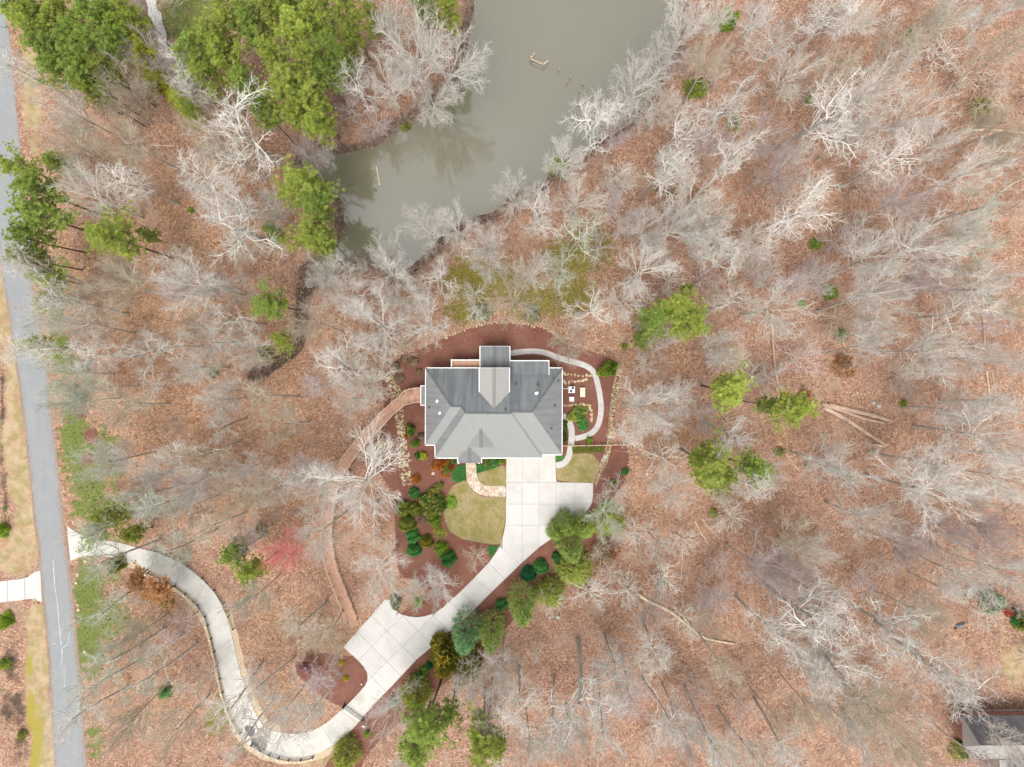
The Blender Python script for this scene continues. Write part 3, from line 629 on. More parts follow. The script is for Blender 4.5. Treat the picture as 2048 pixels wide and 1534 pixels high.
# roof of the side landing
l0, l1, l2, l3 = Hh(841.8, 771.5, 3.3), Hh(851, 771.5, 3.75), Hh(851, 810.5, 3.75), Hh(841.8, 810.5, 3.3)
face('landing_roof', [l0, l3, l2, l1], SS); gutter(l0, l3, w=.12); gutter(l0, l1, w=.12); gutter(l3, l2, w=.12)
# vents on the roof: position, height above eave, kind
def vent(px, py, zz, white):
    m_ = MB(); x, y, _ = Hh(px, py, zz)
    if white: m_.cyl((x, y, zz-.15), (x, y, zz+.35), .13, .13, 10); m_.cyl((x, y, zz+.33), (x, y, zz+.42), .22, .10, 10); m_.box((x+.1, y+.05, zz+.02), (.42, .34, .08))
    else: m_.cyl((x, y, zz-.15), (x, y, zz+.30), .06, .06, 8); m_.box((x, y, zz+.03), (.30, .34, .10)); m_.box((x, y+.12, zz+.14), (.18, .10, .14))
    m_.part('roof_vent', M['white' if white else 'black'], hs)
for v in ((874.6,802,5.3,1),(880,826,5.6,1),(1072.2,786.5,6.3,1),(1011,819,7.7,0),(858.6,815,4.5,0),(1116,762,4.5,0),(1109.5,811,4.95,0),(1102.5,857,5.3,0),(1032.7,768.5,5.5,0),(1076,769.5,5.5,0)): vent(*v)
# small upper deck on the north side
dk = empty('balcony_deck', 'small brown balcony deck with white railing tucked beside the north gable of the house', 'deck', G(930, 726))
MB().prism([P2(*p, 2.7) for p in ((903,721),(959,721),(959,740),(903,740))], 2.55, 2.7).part('deck_frame', M['deck'], dk)
m_ = MB(); a0 = P2(903.5, 721.5, 2.7)[1]; a1 = P2(903.5, 739, 2.7)[1]; x0, x1 = P2(903, 721, 2.7)[0], P2(959, 721, 2.7)[0]
yy = a1
while yy < a0: m_.box(((x0+x1)/2, yy, 2.72), (x1-x0, .13, .03)); yy += .145
m_.part('floor_board', M['deck'], dk, stuff=True)
c0, c1, c2 = P3(902.8, 737, 3.6), P3(902.8, 720, 3.6), P3(959, 720, 3.6)
for a, b in ((c0, c1), (c1, c2)): MB().bar(a, b, .12, .08).part('top_rail', M['white'], dk); MB().bar(a-(0, 0, .75), b-(0, 0, .75), .06, .06).part('bottom_rail', M['white'], dk)
for t in (0, .36, .66, 1):
    p = c1+(c2-c1)*t; MB().box((p[0], p[1], 3.15), (.16, .16, 1.1)).part('rail_post', M['white'], dk)
m_ = MB()
for t in np.linspace(0, 1, 34): p = c1+(c2-c1)*t; m_.box((p[0], p[1], 3.22), (.03, .03, .74))
m_.part('baluster', M['white'], dk, stuff=True)
for p in ((905,722),(930,722),(957,722)):
    x, y = P2(*p, 1.5); MB().box((x, y, 1.28), (.18, .18, 2.55)).part('support_post', M['white'], dk)

# boardwalk from the landing down to the parking pad
bw = empty('boardwalk', 'long brown timber boardwalk winding from the house through the trees to the parking pad', 'boardwalk', G(780, 835))
line = [(850,790,2.2),(832,790,2.2),(818,793,2.2),(786,817,2.1),(752,852,1.9),(722,885,1.7),(697,917,1.5),(676,955,1.3),(662,1000,1.1),(655,1050,.9),(657,1095,.75),(667,1140,.6),(688,1195,.4),(710,1252,.16)]
cl = smooth_open([P3(*p) for p in line], 6); cl = resample(cl, .15)
d = np.gradient(cl, axis=0); d[:, 2] = 0; d /= np.linalg.norm(d, axis=1)[:, None]; nn = np.stack([-d[:, 1], d[:, 0], np.zeros(len(d))], 1)
s_ = np.arange(len(cl))*.15; hw = np.where(s_ < 2.6, 1.05, .72)
m_ = MB()
for i in range(len(cl)):
    p, n_, dd_ = cl[i], nn[i], d[i]*.066; w_ = hw[i]
    V = [p-n_*w_-dd_, p+n_*w_-dd_, p+n_*w_+dd_, p-n_*w_+dd_]; V = V+[v-(0, 0, .035) for v in V]
    m_.add(V, [(0, 1, 2, 3), (4, 7, 6, 5), (0, 4, 5, 1), (2, 6, 7, 3)])
m_.part('floor_board', M['deck'], bw, stuff=True)
for sgn in (-1, 1):
    tr = cl+nn*(hw*sgn)[:, None]; m_ = MB(); m2 = MB()
    for i in range(0, len(cl)-8, 8): m_.bar(tr[i]+(0, 0, .95), tr[min(i+8, len(cl)-1)]+(0, 0, .95), .10, .05); m2.bar(tr[i]-(0, 0, .12), tr[min(i+8, len(cl)-1)]-(0, 0, .12), .06, .2); m2.bar(tr[i]+(0, 0, .45), tr[min(i+8, len(cl)-1)]+(0, 0, .45), .04, .05)
    m_.part('handrail', M['deckrail'], bw); m2.part('stringer', M['deckrail'], bw)
    for i in range(0, len(cl), 13):
        x, y, zz = tr[i]; g0 = float(gz(x, y)[0])-.1; MB().box((x, y, (g0+zz+.93)/2), (.10, .10, zz+.93-g0)).part('rail_post', M['deckrail'], bw)

# ------------------------------------------------------------------ equipment and garden structures
ac = empty('air_conditioner', 'larger square air conditioner with two dark fan openings beside the east wall of the house', 'air conditioner', G(1143, 779))
x, y, _ = ac.location
MB().box((x, y, .06), (1.0, 1.0, .1)).part('base_pad', M['light_metal'], ac); MB().box((x, y, .5), (.86, .86, .8)).part('casing', M['light_metal'], ac)
for s in (-1, 1): MB().cyl((x+s*.12, y+s*.22, .88), (x+s*.12, y+s*.22, .93), .21, .21, 16).part('fan_grille', M['dark_grill'], ac)
MB().bar((x-.45, y+.15, .25), (x-1.5, y+.12, .3), .06, .06).part('pipe', M['light_metal'], ac)
ac = empty('air_conditioner', 'smaller pale air conditioner with one round fan, just south of the larger one', 'air conditioner', G(1142.5, 798))
x, y, _ = ac.location; MB().box((x, y, .42), (.66, .66, .78)).part('casing', M['light_metal'], ac); MB().cyl((x, y, .81), (x, y, .86), .22, .22, 16).part('fan_grille', M['grey_metal'], ac); MB().cyl((x, y, .86), (x, y, .88), .10, .10, 12).part('fan_hub', M['white'], ac)
gb = empty('generator', 'flat beige generator box standing on the mulch inside the garden path', 'generator', G(1164, 784.5))
x, y, _ = gb.location; MB().box((x, y, .05), (.86, 1.5, .1)).part('base_frame', M['dirt_dark'], gb); MB().box((x+.02, y, .45), (.72, 1.38, .7)).part('housing', M['beige'], gb); MB().box((x, y+.36, .83), (.13, .13, .06)).part('cap', M['black'], gb)
# boulders
def boulder_mesh(seed, mat, n=8):
    r = np.random.default_rng(seed); u = []; F = []
    for i in range(5):
        ph = math.pi*i/4
        for k in range(n): u.append((math.sin(ph)*math.cos(2*math.pi*k/n), math.sin(ph)*math.sin(2*math.pi*k/n), math.cos(ph)))
    for i in range(4):
        for k in range(n): F.append((i*n+k, (i+1)*n+k, (i+1)*n+(k+1) % n, i*n+(k+1) % n))
    u = np.array(u); k1 = r.normal(size=(3, 3)); u = u*(1+.22*np.sin(u@k1*1.7+seed)[:, :1]+.10*np.sin(u@k1.T*3)[:, 1:2]); u[:, 2] *= .62
    return rawmesh('boulder', u, F, mat)
BT = [boulder_mesh(i, M['stone_tan']) for i in range(5)]; BG = [boulder_mesh(i+9, M['stone_grey']) for i in range(4)]
def stone_at(root, x, y, z0, r, protos, name='stone'):
    o = obj(name, random.choice(protos), root, (x-root.location[0], y-root.location[1], z0-root.location[2]+r*.2)); o.rotation_euler = (random.uniform(-.2, .2), random.uniform(-.2, .2), random.uniform(0, 6)); o.scale = (r*random.uniform(.8, 1.25), r*random.uniform(.7, 1.1), r*random.uniform(.7, 1)); return o
def edging(label, pts, r, step, protos, closed=False):
    t = empty('stone_edging', label, 'stone edging', G(*pts[0]), 'stone edgings round the garden beds')
    for p in resample([P2(*q) for q in pts], step):
        x, y = p+np.array((random.uniform(-.08, .08), random.uniform(-.12, .12))); stone_at(t, x, y, float(gz(x, y)[0]), r*random.uniform(.7, 1.3), protos)
edging('straight row of tan boulders just inside the north-east bend of the garden path', [(1128,746),(1145,748),(1160,751),(1181,752)], .26, .52, BT)
edging('short ragged row of tan boulders north of the air conditioners, beside the house wall', [(1126,764),(1140,763),(1155,762),(1172,760)], .25, .42, BT)
edging('hooked row of tan boulders round the dark green juniper bed', [(1125,811),(1140,810),(1152,809),(1165,809),(1178,812),(1182,822),(1184,834),(1184,844)], .25, .40, BT)
edging('long thin stone edge along the north rim of the red mulch bed, facing the pond', [(888,676),(912,667),(940,656),(965,649),(987,645),(1015,645),(1040,647),(1065,651),(1090,656),(1104,665)], .17, .46, BT)
edging('thin stone edge on the east rim of the mulch beyond the wooden fence', [(1256,895),(1259,915),(1256,940),(1249,962)], .14, .5, BT)
def rockbed(name, label, pts, w, r, mat, edge=True):
    t = empty(name, label, 'dry creek bed', G(*pts[0])); ln = resample([P2(*q) for q in pts], .2); d = np.gradient(ln, axis=0); d /= np.linalg.norm(d, axis=1)[:, None]; m_ = MB(); bt = BT if mat == 'stone_tan' else BG
    base = [np.array([v.co[:] for v in b.vertices]) for b in bt]; fc = [[tuple(p.vertices) for p in b.polygons] for b in bt]
    L_ = len(ln); N = int(L_*.2*w/(r*r*2.6))
    for _ in range(N):
        i = random.randrange(L_); n_ = np.array((-d[i][1], d[i][0])); off = random.uniform(-.5, .5); wl = w*(1+.25*math.sin(i*.11)); p = ln[i]+n_*off*wl
        rr = r*random.uniform(.55, 1.5); k = random.randrange(len(base)); a = random.uniform(0, 6.28); ca, sa = math.cos(a), math.sin(a)
        Vv = base[k]*(rr, rr*.8, rr*.9); Vv = np.c_[Vv[:, 0]*ca-Vv[:, 1]*sa+p[0], Vv[:, 0]*sa+Vv[:, 1]*ca+p[1], Vv[:, 2]+.03+rr*.25]; m_.add(Vv, fc[k])
    m_.part('creek_stone', M[mat], t, stuff=True)
    if edge:
        for sg in (-1, 1):
            for p, dd in list(zip(ln, d))[::2]:
                x, y = p+np.array((-dd[1], dd[0]))*sg*w*.52; stone_at(t, x, y, .01, r*1.05, bt, 'edge_stone')
rockbed('dry_creek_bed', 'wide tan dry creek bed of loose rocks west of the house, passing under the boardwalk', [(776,745),(784,758),(788,775),(791,795),(796,812),(799,828),(802,855),(804,882),(807,910),(809,937),(814,968)], 1.45, .15, 'stone_tan', False)
rockbed('dry_creek_bed', 'narrow stone-edged dry creek bed along the east side of the garden', [(1241,730),(1238,745),(1234,764),(1230,785),(1227,805),(1224,830),(1222,860),(1219,887),(1212,914),(1204,932),(1195,950),(1188,968)], .72, .11, 'stone_tan', True)
for i, (px, py, r, lab) in enumerate([(866,947,.30,'pale flat boulder lying alone in the open mulch west of the front lawn'),(875.5,974.5,.42,'round white boulder beside a small shrub at the top of the shrub bed'),(799,986,.34,'tan boulder at the foot of the wide dry creek bed'),
      (1211,913,.42,'pale green-white boulder in the narrow dry creek south of the fence'),(1206,921,.36,'second pale boulder in the narrow dry creek, just below the first'),(1100,1234,.32,'grey rock at the edge of the woods below the olive evergreen'),(1116,1234,.42,'leaning grey slab of rock right of the smaller grey rock below the olive evergreen'),
      (1937,1182,1.1,'big flat grey rock in the woods at the right, near the white-flowering shrub'),(1866,1145,.42,'small pale rock in the woods upper left of the big flat rock'),(1899,1180,.55,'dark hollow stone beside the big flat rock'),(1626,532,.22,'small white stone on the leaves right of centre in the upper woods'),
      (1499,430,.34,'round grey stone in the upper woods'),(1757,812,.55,'mossy grey rock just above the fallen logs'),(1746,806,.35,'smaller mossy rock left of the mossy grey rock above the logs'),(1825,728,.3,'pale rock on the open leaf floor right of the tall forked tree'),(1836,738,.3,'pale rock just below right of its pale neighbour on the open leaf floor'),
      (156,1150,.33,'pale rock in the upper roadside stone circle'),(153,1166,.3,'pale rock at the foot of the upper roadside stone circle'),(157,1210,.3,'pinkish rock beside the road on the green verge'),(158,1219,.3,'lower of two pinkish rocks beside the road on the green verge'),(170,1303,.36,'pinkish rock on the verge below the grass'),(171,1122,.3,'tan rock in the mulch where the driveway meets the road'),
      (70,1199,.3,'small tan rocks at the lower corner of the neighbouring driveway')]):
    x, y, zz = G(px, py); o = obj('boulder', random.choice(BG if i in (1, 3, 4, 5, 6, 7, 9, 11, 12, 13) else BT), None, (x, y, zz+r*.2)); o.scale = (r, r*.85, r*.8); o.rotation_euler = (0, 0, random.uniform(0, 6)); prop(o, lab, 'rock')
# wooden fence with gate across the side yard
fe = empty('wooden_fence', 'thin wooden rail fence running east from the house corner across the garden path', 'fence', G(1190, 891))
a, b = P3(1124, 892.5, 1.2), P3(1256, 890, 1.2)
MB().bar(a, b, .09, .06).part('top_rail', M['wood_fence'], fe); MB().bar(a-(0, 0, .5), b-(0, 0, .5), .04, .08).part('middle_rail', M['wood_fence'], fe); MB().bar(a-(0, 0, 1.0), b-(0, 0, 1.0), .04, .08).part('bottom_rail', M['wood_fence'], fe)
for t in np.linspace(0, 1, 9): p = a+(b-a)*t; MB().box((p[0], p[1], .62), (.12, .12, 1.26)).part('post', M['wood_fence'], fe)
sheet('hedge_strip', poly2([(1144,893.5),(1207,893),(1206,904),(1145,904.5)]), .03, M['cover'], kind='structure')
sheet('corner_ground_cover', smooth_closed(poly2([(1111,912),(1128,912),(1129,917),(1122,923),(1113,926)]), 2), .03, M['cover'])
# black driveway fences with small lamps
def rail_fence(label, pts, solid):
    t = empty('driveway_fence', label, 'fence', G(*pts[0]), 'low black fences along the driveway'); Q = [P3(a_, b_, .6) for a_, b_ in pts]
    for p, nxt in zip(Q, Q[1:]):
        MB().bar(p, nxt, .10 if solid else .05, .07).part('top_rail', M['black'], t); MB().bar(p-(0, 0, .32), nxt-(0, 0, .32), .05, .07).part('lower_rail', M['black'], t)
    for i, p in enumerate(Q):
        MB().box((p[0], p[1], .36), (.13, .13, .74)).part('post', M['black'], t)
        if solid and i % 1 == 0: MB().cyl((p[0]-.28, p[1]-.26, .02), (p[0]-.28, p[1]-.26, .5), .09, .13, 8).part('lamp', M['lamp_white'], t)
rail_fence('low black rail fence with small white lamps along the outer edge of the curving driveway', [(293,1147),(325,1159),(347,1172.5),(369.6,1188.7),(394,1211),(409,1234),(414,1252),(421,1278.6),(427,1305),(433,1331),(438.4,1359.5),(444,1386.4),(454,1420),(464.4,1444),(480,1468)], True)
rail_fence('low black rail fence with white lamps around the bottom bend of the driveway', [(502,1492),(521,1503),(538,1511.6),(557,1518),(577,1522),(601,1522),(625,1517)], True)
rail_fence('thin black rail fence along the inner edge of the driveway above the bend', [(302,1100),(347,1118),(372.7,1133),(403,1157),(427,1181.6),(445.5,1208),(455.5,1234),(464.7,1260)], False)
gt = empty('driveway_gate', 'black metal gate closing off the narrow driveway below the parking pad', 'gate', G(705, 1428))
g0, g1 = P3(686, 1416, 1.0), P3(725, 1443, 1.0)
for p in (g0, g1): MB().box((p[0], p[1], .62), (.26, .26, 1.25)).part('gate_post', M['black'], gt)
for s in (0, .4, .85): MB().bar(g0-(0, 0, s), g1-(0, 0, s), .05, .05).part('gate_rail', M['black'], gt)
for t in np.linspace(.06, .94, 16): p = g0+(g1-g0)*t; MB().box((p[0], p[1], .56), (.03, .03, .9)).part('gate_bar', M['black'], gt)
p = P3(727, 1452, 1.1); MB().cyl((p[0], p[1], 0), (p[0], p[1], 1.15), .07).part('keypad_post', M['black'], gt); MB().box((p[0], p[1], 1.2), (.3, .22, .16)).part('keypad', M['grey_metal'], gt)
for px, py, lab in ((957,1109,'small white path light in the mulch above the driveway neck'),(892,1165,'small white path light near the bare shrubs above the parking pad'),(723.8,1366.5,'small white path light in the mulch corner inside the parking pad'),(834,1160,'small white path light under the bare trees west of the driveway')):
    t = empty('path_light', lab, 'garden light', G(px, py), 'small white lights in the mulch'); x, y, zz = t.location; MB().cyl((x, y, zz), (x, y, zz+.4), .025).part('stake', M['black'], t); MB().cyl((x, y, zz+.36), (x, y, zz+.46), .14, .09, 10).part('lamp_head', M['lamp_white'], t)
# maroon pavilion
pv = empty('garden_pavilion', 'small square pavilion with ribbed maroon roof left of the parking pad', 'pavilion', G(612, 1336))
zz = 2.3; cr = [P3(601,1322,zz), P3(627.5,1325,zz), P3(621.5,1350,zz), P3(597,1341,zz)]; ap = P3(611, 1336, 3.7)
for i in range(4):
    a, b = cr[i], cr[(i+1) % 4]; face('roof_panel', [b, a, ap], M['maroon'], pv, .05)
    m_ = MB()
    for t in np.linspace(.1, .9, 7): p = a+(b-a)*t; m_.bar(p+(0, 0, .03), p+(ap-p)*.8*(1-abs(t-.5))+(0, 0, .03), .035, .05)
    m_.part('seam', M['maroon'], pv)
    c_ = a+(ap-a)*.12; MB().box((c_[0], c_[1], 1.12), (.14, .14, 2.24)).part('post', M['white'], pv)
MB().cyl(ap-(0, 0, .1), ap+(0, 0, .22), .12, .06).part('finial', M['lamp_white'], pv)
# utility boxes by the road
t = empty('utility_box', 'dark green transformer box in the leaves east of the road', 'utility box', G(179, 727)); x, y, zz = t.location; MB().box((x, y, zz+.35), (.85, .75, .7)).part('cabinet', M['box_green'], t); MB().box((x, y, zz+.72), (.92, .82, .05)).part('lid', M['box_green'], t)
t = empty('utility_box', 'pale grey pedestal box just left of the dark green transformer box', 'utility box', G(161, 729)); x, y, zz = t.location; MB().box((x, y, zz+.4), (.6, .85, .8)).part('cabinet', M['stone_grey'], t); MB().box((x-.1, y-.55, zz+.2), (.28, .22, .3)).part('meter', M['lamp_white'], t); MB().bar((x-.4, y+.1, zz+.15), (x-3.3, y+.1, zz+.15), .05, .08).part('cable_cover', M['dirt_dark'], t)
t = empty('wheelbarrow', 'upturned dark blue-grey wheelbarrow left in the woods at the right', 'wheelbarrow', G(1922, 1251)); x, y, zz = t.location
mbb = MB(); mbb.add([(x-.75, y-.35, zz+.1), (x+.6, y+.1, zz+.1), (x+.45, y+.6, zz+.1), (x-.85, y+.15, zz+.1), (x-.45, y-.15, zz+.5), (x+.35, y+.15, zz+.5), (x+.28, y+.38, zz+.5), (x-.5, y+.1, zz+.5)], [(4,5,6,7),(0,1,5,4),(1,2,6,5),(2,3,7,6),(3,0,4,7)]); mbb.part('tray', M['blue'], t); MB().bar((x+.5, y+.3, zz+.25), (x+1.1, y+.55, zz+.15), .05, .05).part('handle', M['black'], t); MB().cyl((x-1.0, y-.3, zz+.2), (x-.92, y-.38, zz+.2), .18, .18, 12).part('wheel', M['black'], t)
# dark standing water with leaf rim on the bend of the driveway
for px, py, rx, ry, an, lab in ((519,1487,17,13,-.5,'larger dark puddle with a leafy rim at the bottom bend of the driveway'),(500,1461,12,9,-.9,'smaller dark puddle just above the larger one at the driveway bend')):
    x, y = P2(px, py, .09); tt = np.linspace(0, 2*math.pi, 22, endpoint=False); pl = []
    for a in tt:
        r_ = 1+.13*math.sin(3*a+px)+.07*math.sin(5*a); u, v = rx*S*r_*math.cos(a), ry*S*r_*math.sin(a); pl.append((x+u*math.cos(an)-v*math.sin(an), y+u*math.sin(an)+v*math.cos(an)))
    prop(obj('puddle', rawmesh('puddle', *flat(pl, .092), M['puddle'])), lab, 'puddle')

# neighbouring house in the corner
nh = empty('neighbour_house', 'neighbouring house with dark and pale hipped roof in the bottom right corner', 'house', G(2030, 1500))
ze = 3.4; zt = 6.9
A_, B_, C_, D_ = P3(1924,1431,ze), P3(2140,1431,ze), P3(2140,1518,ze), P3(1951,1518,ze); A2 = P3(1927,1494,ze)
R1, R2 = P3(1960,1491,zt), P3(2140,1491,zt)
A3 = P3(1941,1440,ze+.5)
face('roof_slope', [A2, D_, R1], M['shingle_pale'], nh); face('roof_slope', [A_, A2, R1], M['shingle_pale'], nh)  # west slopes pale, north dark: slope lighting put into the shingle colours
face('roof_slope', [A_, R1, R2, B_], M['shingle_shaded'], nh)
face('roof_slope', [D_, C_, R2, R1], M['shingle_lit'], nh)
gp = [P3(2026,1517,ze+.2), P3(2037,1498,zt-.6), P3(2056,1517,ze+.2)]
face('dormer_roof', [gp[0], P3(2030,1560,ze+.2), P3(2037,1560,zt-.6), gp[1]], M['shingle_pale'], nh); face('dormer_roof', [gp[1], P3(2037,1560,zt-.6), P3(2062,1560,ze+.2), gp[2]], M['shingle_shaded'], nh)
face('garage_roof', [P3(1999,1519.5,3.2), P3(2004,1580,3.0), P3(2060,1580,3.0), P3(2060,1519,3.2)], M['shingle_pale'], nh)
MB().prism([P2(*p, 3.4) for p in ((1937,1444),(2140,1444),(2140,1509),(1958,1509),(1940,1492))], 0, ze-.12).part('wall', M['brick'], nh)
MB().prism([P2(*p, 2) for p in ((2004,1514),(2100,1514),(2100,1580),(2006,1580))], 0, 2.95).part('garage_wall', M['siding'], nh)
sheet('neighbour_terrace', poly2([(1972,1419),(2120,1417),(2120,1436),(1975,1438)]), .03, M['path_concrete'])

# ------------------------------------------------------------------ things in and on the water
def log_obj(name, label, cat, pts, r0, r1, mat, group=None, dz=0.0, water=False, stubs=0):
    q = [P3(a_, b_, POND_Z+.08) if water else G(a_, b_, dz+r0*.6) for a_, b_ in pts]; q = resample(smooth_open(q, 4), .7); n = len(q); m_ = MB()
    rr = np.linspace(r0, r1, n); k = 8; t = np.linspace(0, 2*math.pi, k, endpoint=False); V = []
    dd = np.gradient(q, axis=0); dd /= np.linalg.norm(dd, axis=1)[:, None]
    for i in range(n):
        u = np.cross(dd[i], (0, 0, 1)); u /= np.linalg.norm(u)+1e-9; v = np.cross(u, dd[i]); w_ = rr[i]*(1+.1*math.sin(i*2.1)); V += [q[i]+u*w_*math.cos(a_)+v*w_*math.sin(a_) for a_ in t]
    F = [(i*k+j, i*k+(j+1) % k, (i+1)*k+(j+1) % k, (i+1)*k+j) for i in range(n-1) for j in range(k)]+[tuple(range(k-1, -1, -1)), tuple((n-1)*k+j for j in range(k))]
    if not stubs:
        o = obj(name, rawmesh(name, np.array(V)-q[0], F, M[mat], True), None, q[0]); return prop(o, label, cat, group)
    t_ = empty(name, label, cat, q[0], group); part('trunk', V, F, M[mat], t_, True)
    for s in range(stubs):
        i = random.randrange(n//3, n-1); p = q[i]; an = random.uniform(0, 6.28); MB().cyl(p, p+np.array((math.cos(an)*.8, math.sin(an)*.8, .5)), rr[i]*.35, .02, 6).part('branch_stub', M[mat], t_)
    return t_
dkf = empty('old_dock_frame', 'weathered remains of a wooden dock frame standing out of the pond', 'dock remains', P3(1075, 122, POND_Z))
zt_ = POND_Z+.9
for a, b in (((1060,117),(1086,128.5)), ((1061,118),(1069,105.5)), ((1085.5,129.5),(1096,121.5))): MB().bar(P3(*a, zt_), P3(*b, zt_), .16, .10).part('beam', M['pale_log'], dkf)
for p in ((1067.5,114),(1085.5,131),(1095,125),(1060.5,118)):
    x, y = P2(*p, POND_Z+.4); MB().cyl((x, y, POND_Z-1), (x, y, POND_Z+1.25), .09, .07, 8).part('post', M['dead_log'], dkf)
for i, (px, py, lab) in enumerate([(1118,141,'lone dark post in the pond nearest the old dock frame'),(1139.7,157.4,'taller dark post with a pale top, right of a second post in the pond'),(1133,167,'short dark post lower left of the pale-topped post in the pond'),(1165,171,'dark post in the pond just above the tips of the leaning bank tree'),(1158,185,'dark post in the pond among the outer twigs of the leaning bank tree'),(1178.5,198.5,'dark post in the pond behind the crown of the leaning bank tree'),(1204,213.8,'dark post in the pond closest to the eastern bank')]):
    x, y = P2(px, py, POND_Z+.3); o = obj('pond_post', rawmesh('pond_post', *(lambda m_: (np.concatenate(m_.V), m_.F))(MB().cyl((0, 0, -1), (.03, -.04, .9+.1*(i % 3)), .10, .08, 8)), M['dead_log']), None, (x, y, POND_Z)); prop(o, lab, 'post', 'old posts standing in the pond')
log_obj('floating_log', 'pale slender log floating in the lower left arm of the pond', 'log', [(752,329),(755,345),(760,371)], .10, .17, 'pale_log', water=True)
for pts, r0, r1, mt, lab in (([(1655,809),(1700,820),(1745,831),(1782,842)], .40, .30, 'dead_log', 'uppermost of the long fallen trunks lying right of the small pine group'),
    ([(1642,807),(1690,824),(1730,838),(1768,846)], .32, .22, 'dead_log', 'middle fallen trunk of the pile right of the small pine group'),
    ([(1645,814),(1690,838),(1735,868),(1772,891)], .36, .25, 'dead_log', 'fallen trunk slanting down and away from the pile right of the small pine group'),
    ([(1744,888),(1770,893)], .2, .2, 'dead_log', 'short log at the lower end of the slanting fallen trunk'),
    ([(1703,812),(1695,850)], .12, .08, 'dead_log', 'thin branch lying across the fallen trunks'),
    ([(1782,845),(1805,826)], .10, .06, 'dead_log', 'thin dark branch off the right end of the fallen trunks'),
    ([(1543,625),(1545,680),(1549,735),(1556,770)], .26, .16, 'dead_log', 'dark rotten trunk lying north to south below the large bare tree right of the pines'),
    ([(1272,1185),(1300,1203),(1340,1222),(1378,1252),(1410,1275),(1470,1287)], .30, .16, 'pale_log', 'long pale fallen trunk in the lower woods right of the driveway evergreens'),
    ([(1345,1210),(1372,1240),(1390,1262)], .13, .08, 'pale_log', 'shorter pale trunk lying against the long pale fallen trunk'),
    ([(1389,1040),(1400,1062),(1418,1090)], .11, .08, 'pale_log', 'left of two thin pale poles lying on the leaves below the double pine'),
    ([(1403,1036),(1420,1058),(1445,1082)], .11, .08, 'pale_log', 'right of two thin pale poles lying on the leaves below the double pine'),
    ([(1365,1082),(1364,1130),(1359,1178)], .12, .06, 'pale_log', 'thin pale pole lying north to south above the long pale fallen trunk'),
    ([(1929,262),(1980,260),(2060,268)], .20, .14, 'pale_log', 'pale trunk lying across the brush at the right edge of the upper woods'),
    ([(1935,278),(1990,272),(2060,282)], .12, .08, 'pale_log', 'thinner pale trunk just below the one at the right edge of the upper woods'),
    ([(1983,115),(1965,150),(1938,203)], .18, .12, 'dead_log', 'dark trunk lying in the brush in the upper right corner'),
    ([(1867,137),(1848,165)], .11, .08, 'pale_log', 'short pale log in the brush left of the dark trunk in the upper right corner'),
    ([(1962,560),(1965,620),(1968,690)], .24, .2, 'dead_log', 'long trunk lying north to south in the right-hand woods'),
    ([(1932,550),(1955,552),(1978,551)], .22, .2, 'pale_log', 'yellowish log across the top of the long trunk in the right-hand woods'),
    ([(1972,740),(1978,790),(1982,840)], .13, .1, 'pale_log', 'pale pole lying below the long trunk in the right-hand woods'),
    ([(1984,745),(1990,800),(1975,850)], .1, .08, 'pale_log', 'second pale pole crossing the first in the right-hand woods'),
    ([(1808,765),(1860,764)], .09, .07, 'dead_log', 'thin dark pole on the open leaf floor above the fallen trunks'),
    ([(300,290),(325,291),(352,293)], .16, .12, 'dead_log', 'mossy dark log in the upper left woods below the leaning white tree'),
    ([(1570,905),(1585,925),(1600,945)], .16, .1, 'dead_log', 'dark log in the leaves right of the double pine'),
    ([(540,1440),(520,1462),(495,1482),(470,1500)], .2, .12, 'dead_log', 'grey trunk fallen across the puddles at the bottom bend of the driveway'),
    ([(1425,1030),(1470,1013)], .1, .07, 'pale_log', 'thin pale stick below the olive pine in the right woods')):
    log_obj('fallen_log', lab, 'log', pts, r0, r1, mt, 'fallen trunks on the forest floor', stubs=(2 if r0 > .2 else 0))
# ------------------------------------------------------------------ tree building, batch-vectorised
def unit(v): return v/(np.linalg.norm(v, axis=-1, keepdims=True)+1e-9)
def grow(st, dr, ln, K, wander, up, r):
    N = len(st); pts = np.empty((N, K, 3)); pts[:, 0] = st; d = unit(dr); step = (ln/(K-1))[:, None]
    for k in range(1, K):
        d = unit(d+r.normal(size=(N, 3))*wander+np.array((0, 0, up))); pts[:, k] = pts[:, k-1]+d*step
    return pts
def tubes(pts, r0, r1, sides, pw=1.0):
    N, K, _ = pts.shape; tg = np.empty_like(pts); tg[:, 1:-1] = pts[:, 2:]-pts[:, :-2]; tg[:, 0] = pts[:, 1]-pts[:, 0]; tg[:, -1] = pts[:, -1]-pts[:, -2]; tg = unit(tg)
    ref = np.where(np.abs(tg[:, :1, 2:]) > .8, np.array((1.0, 0, 0)), np.array((0, 0, 1.0))); u = unit(np.cross(tg, np.broadcast_to(ref, tg.shape))); v = np.cross(tg, u)
    s = np.linspace(0, 1, K)**pw; rad = r0[:, None]*(1-s)+r1[:, None]*s; a = np.arange(sides)*2*math.pi/sides
    V = pts[:, :, None]+(u[:, :, None]*np.cos(a)[:, None]+v[:, :, None]*np.sin(a)[:, None])*rad[:, :, None, None]
    b = (np.arange(N)*K*sides)[:, None, None]+(np.arange(K-1)*sides)[None, :, None]; j = np.arange(sides)[None, None]; j2 = (j+1) % sides
    F = np.stack([b+j, b+j2, b+j2+sides, b+j+sides], -1).reshape(-1, 4)
    return V.reshape(-1, 3), F
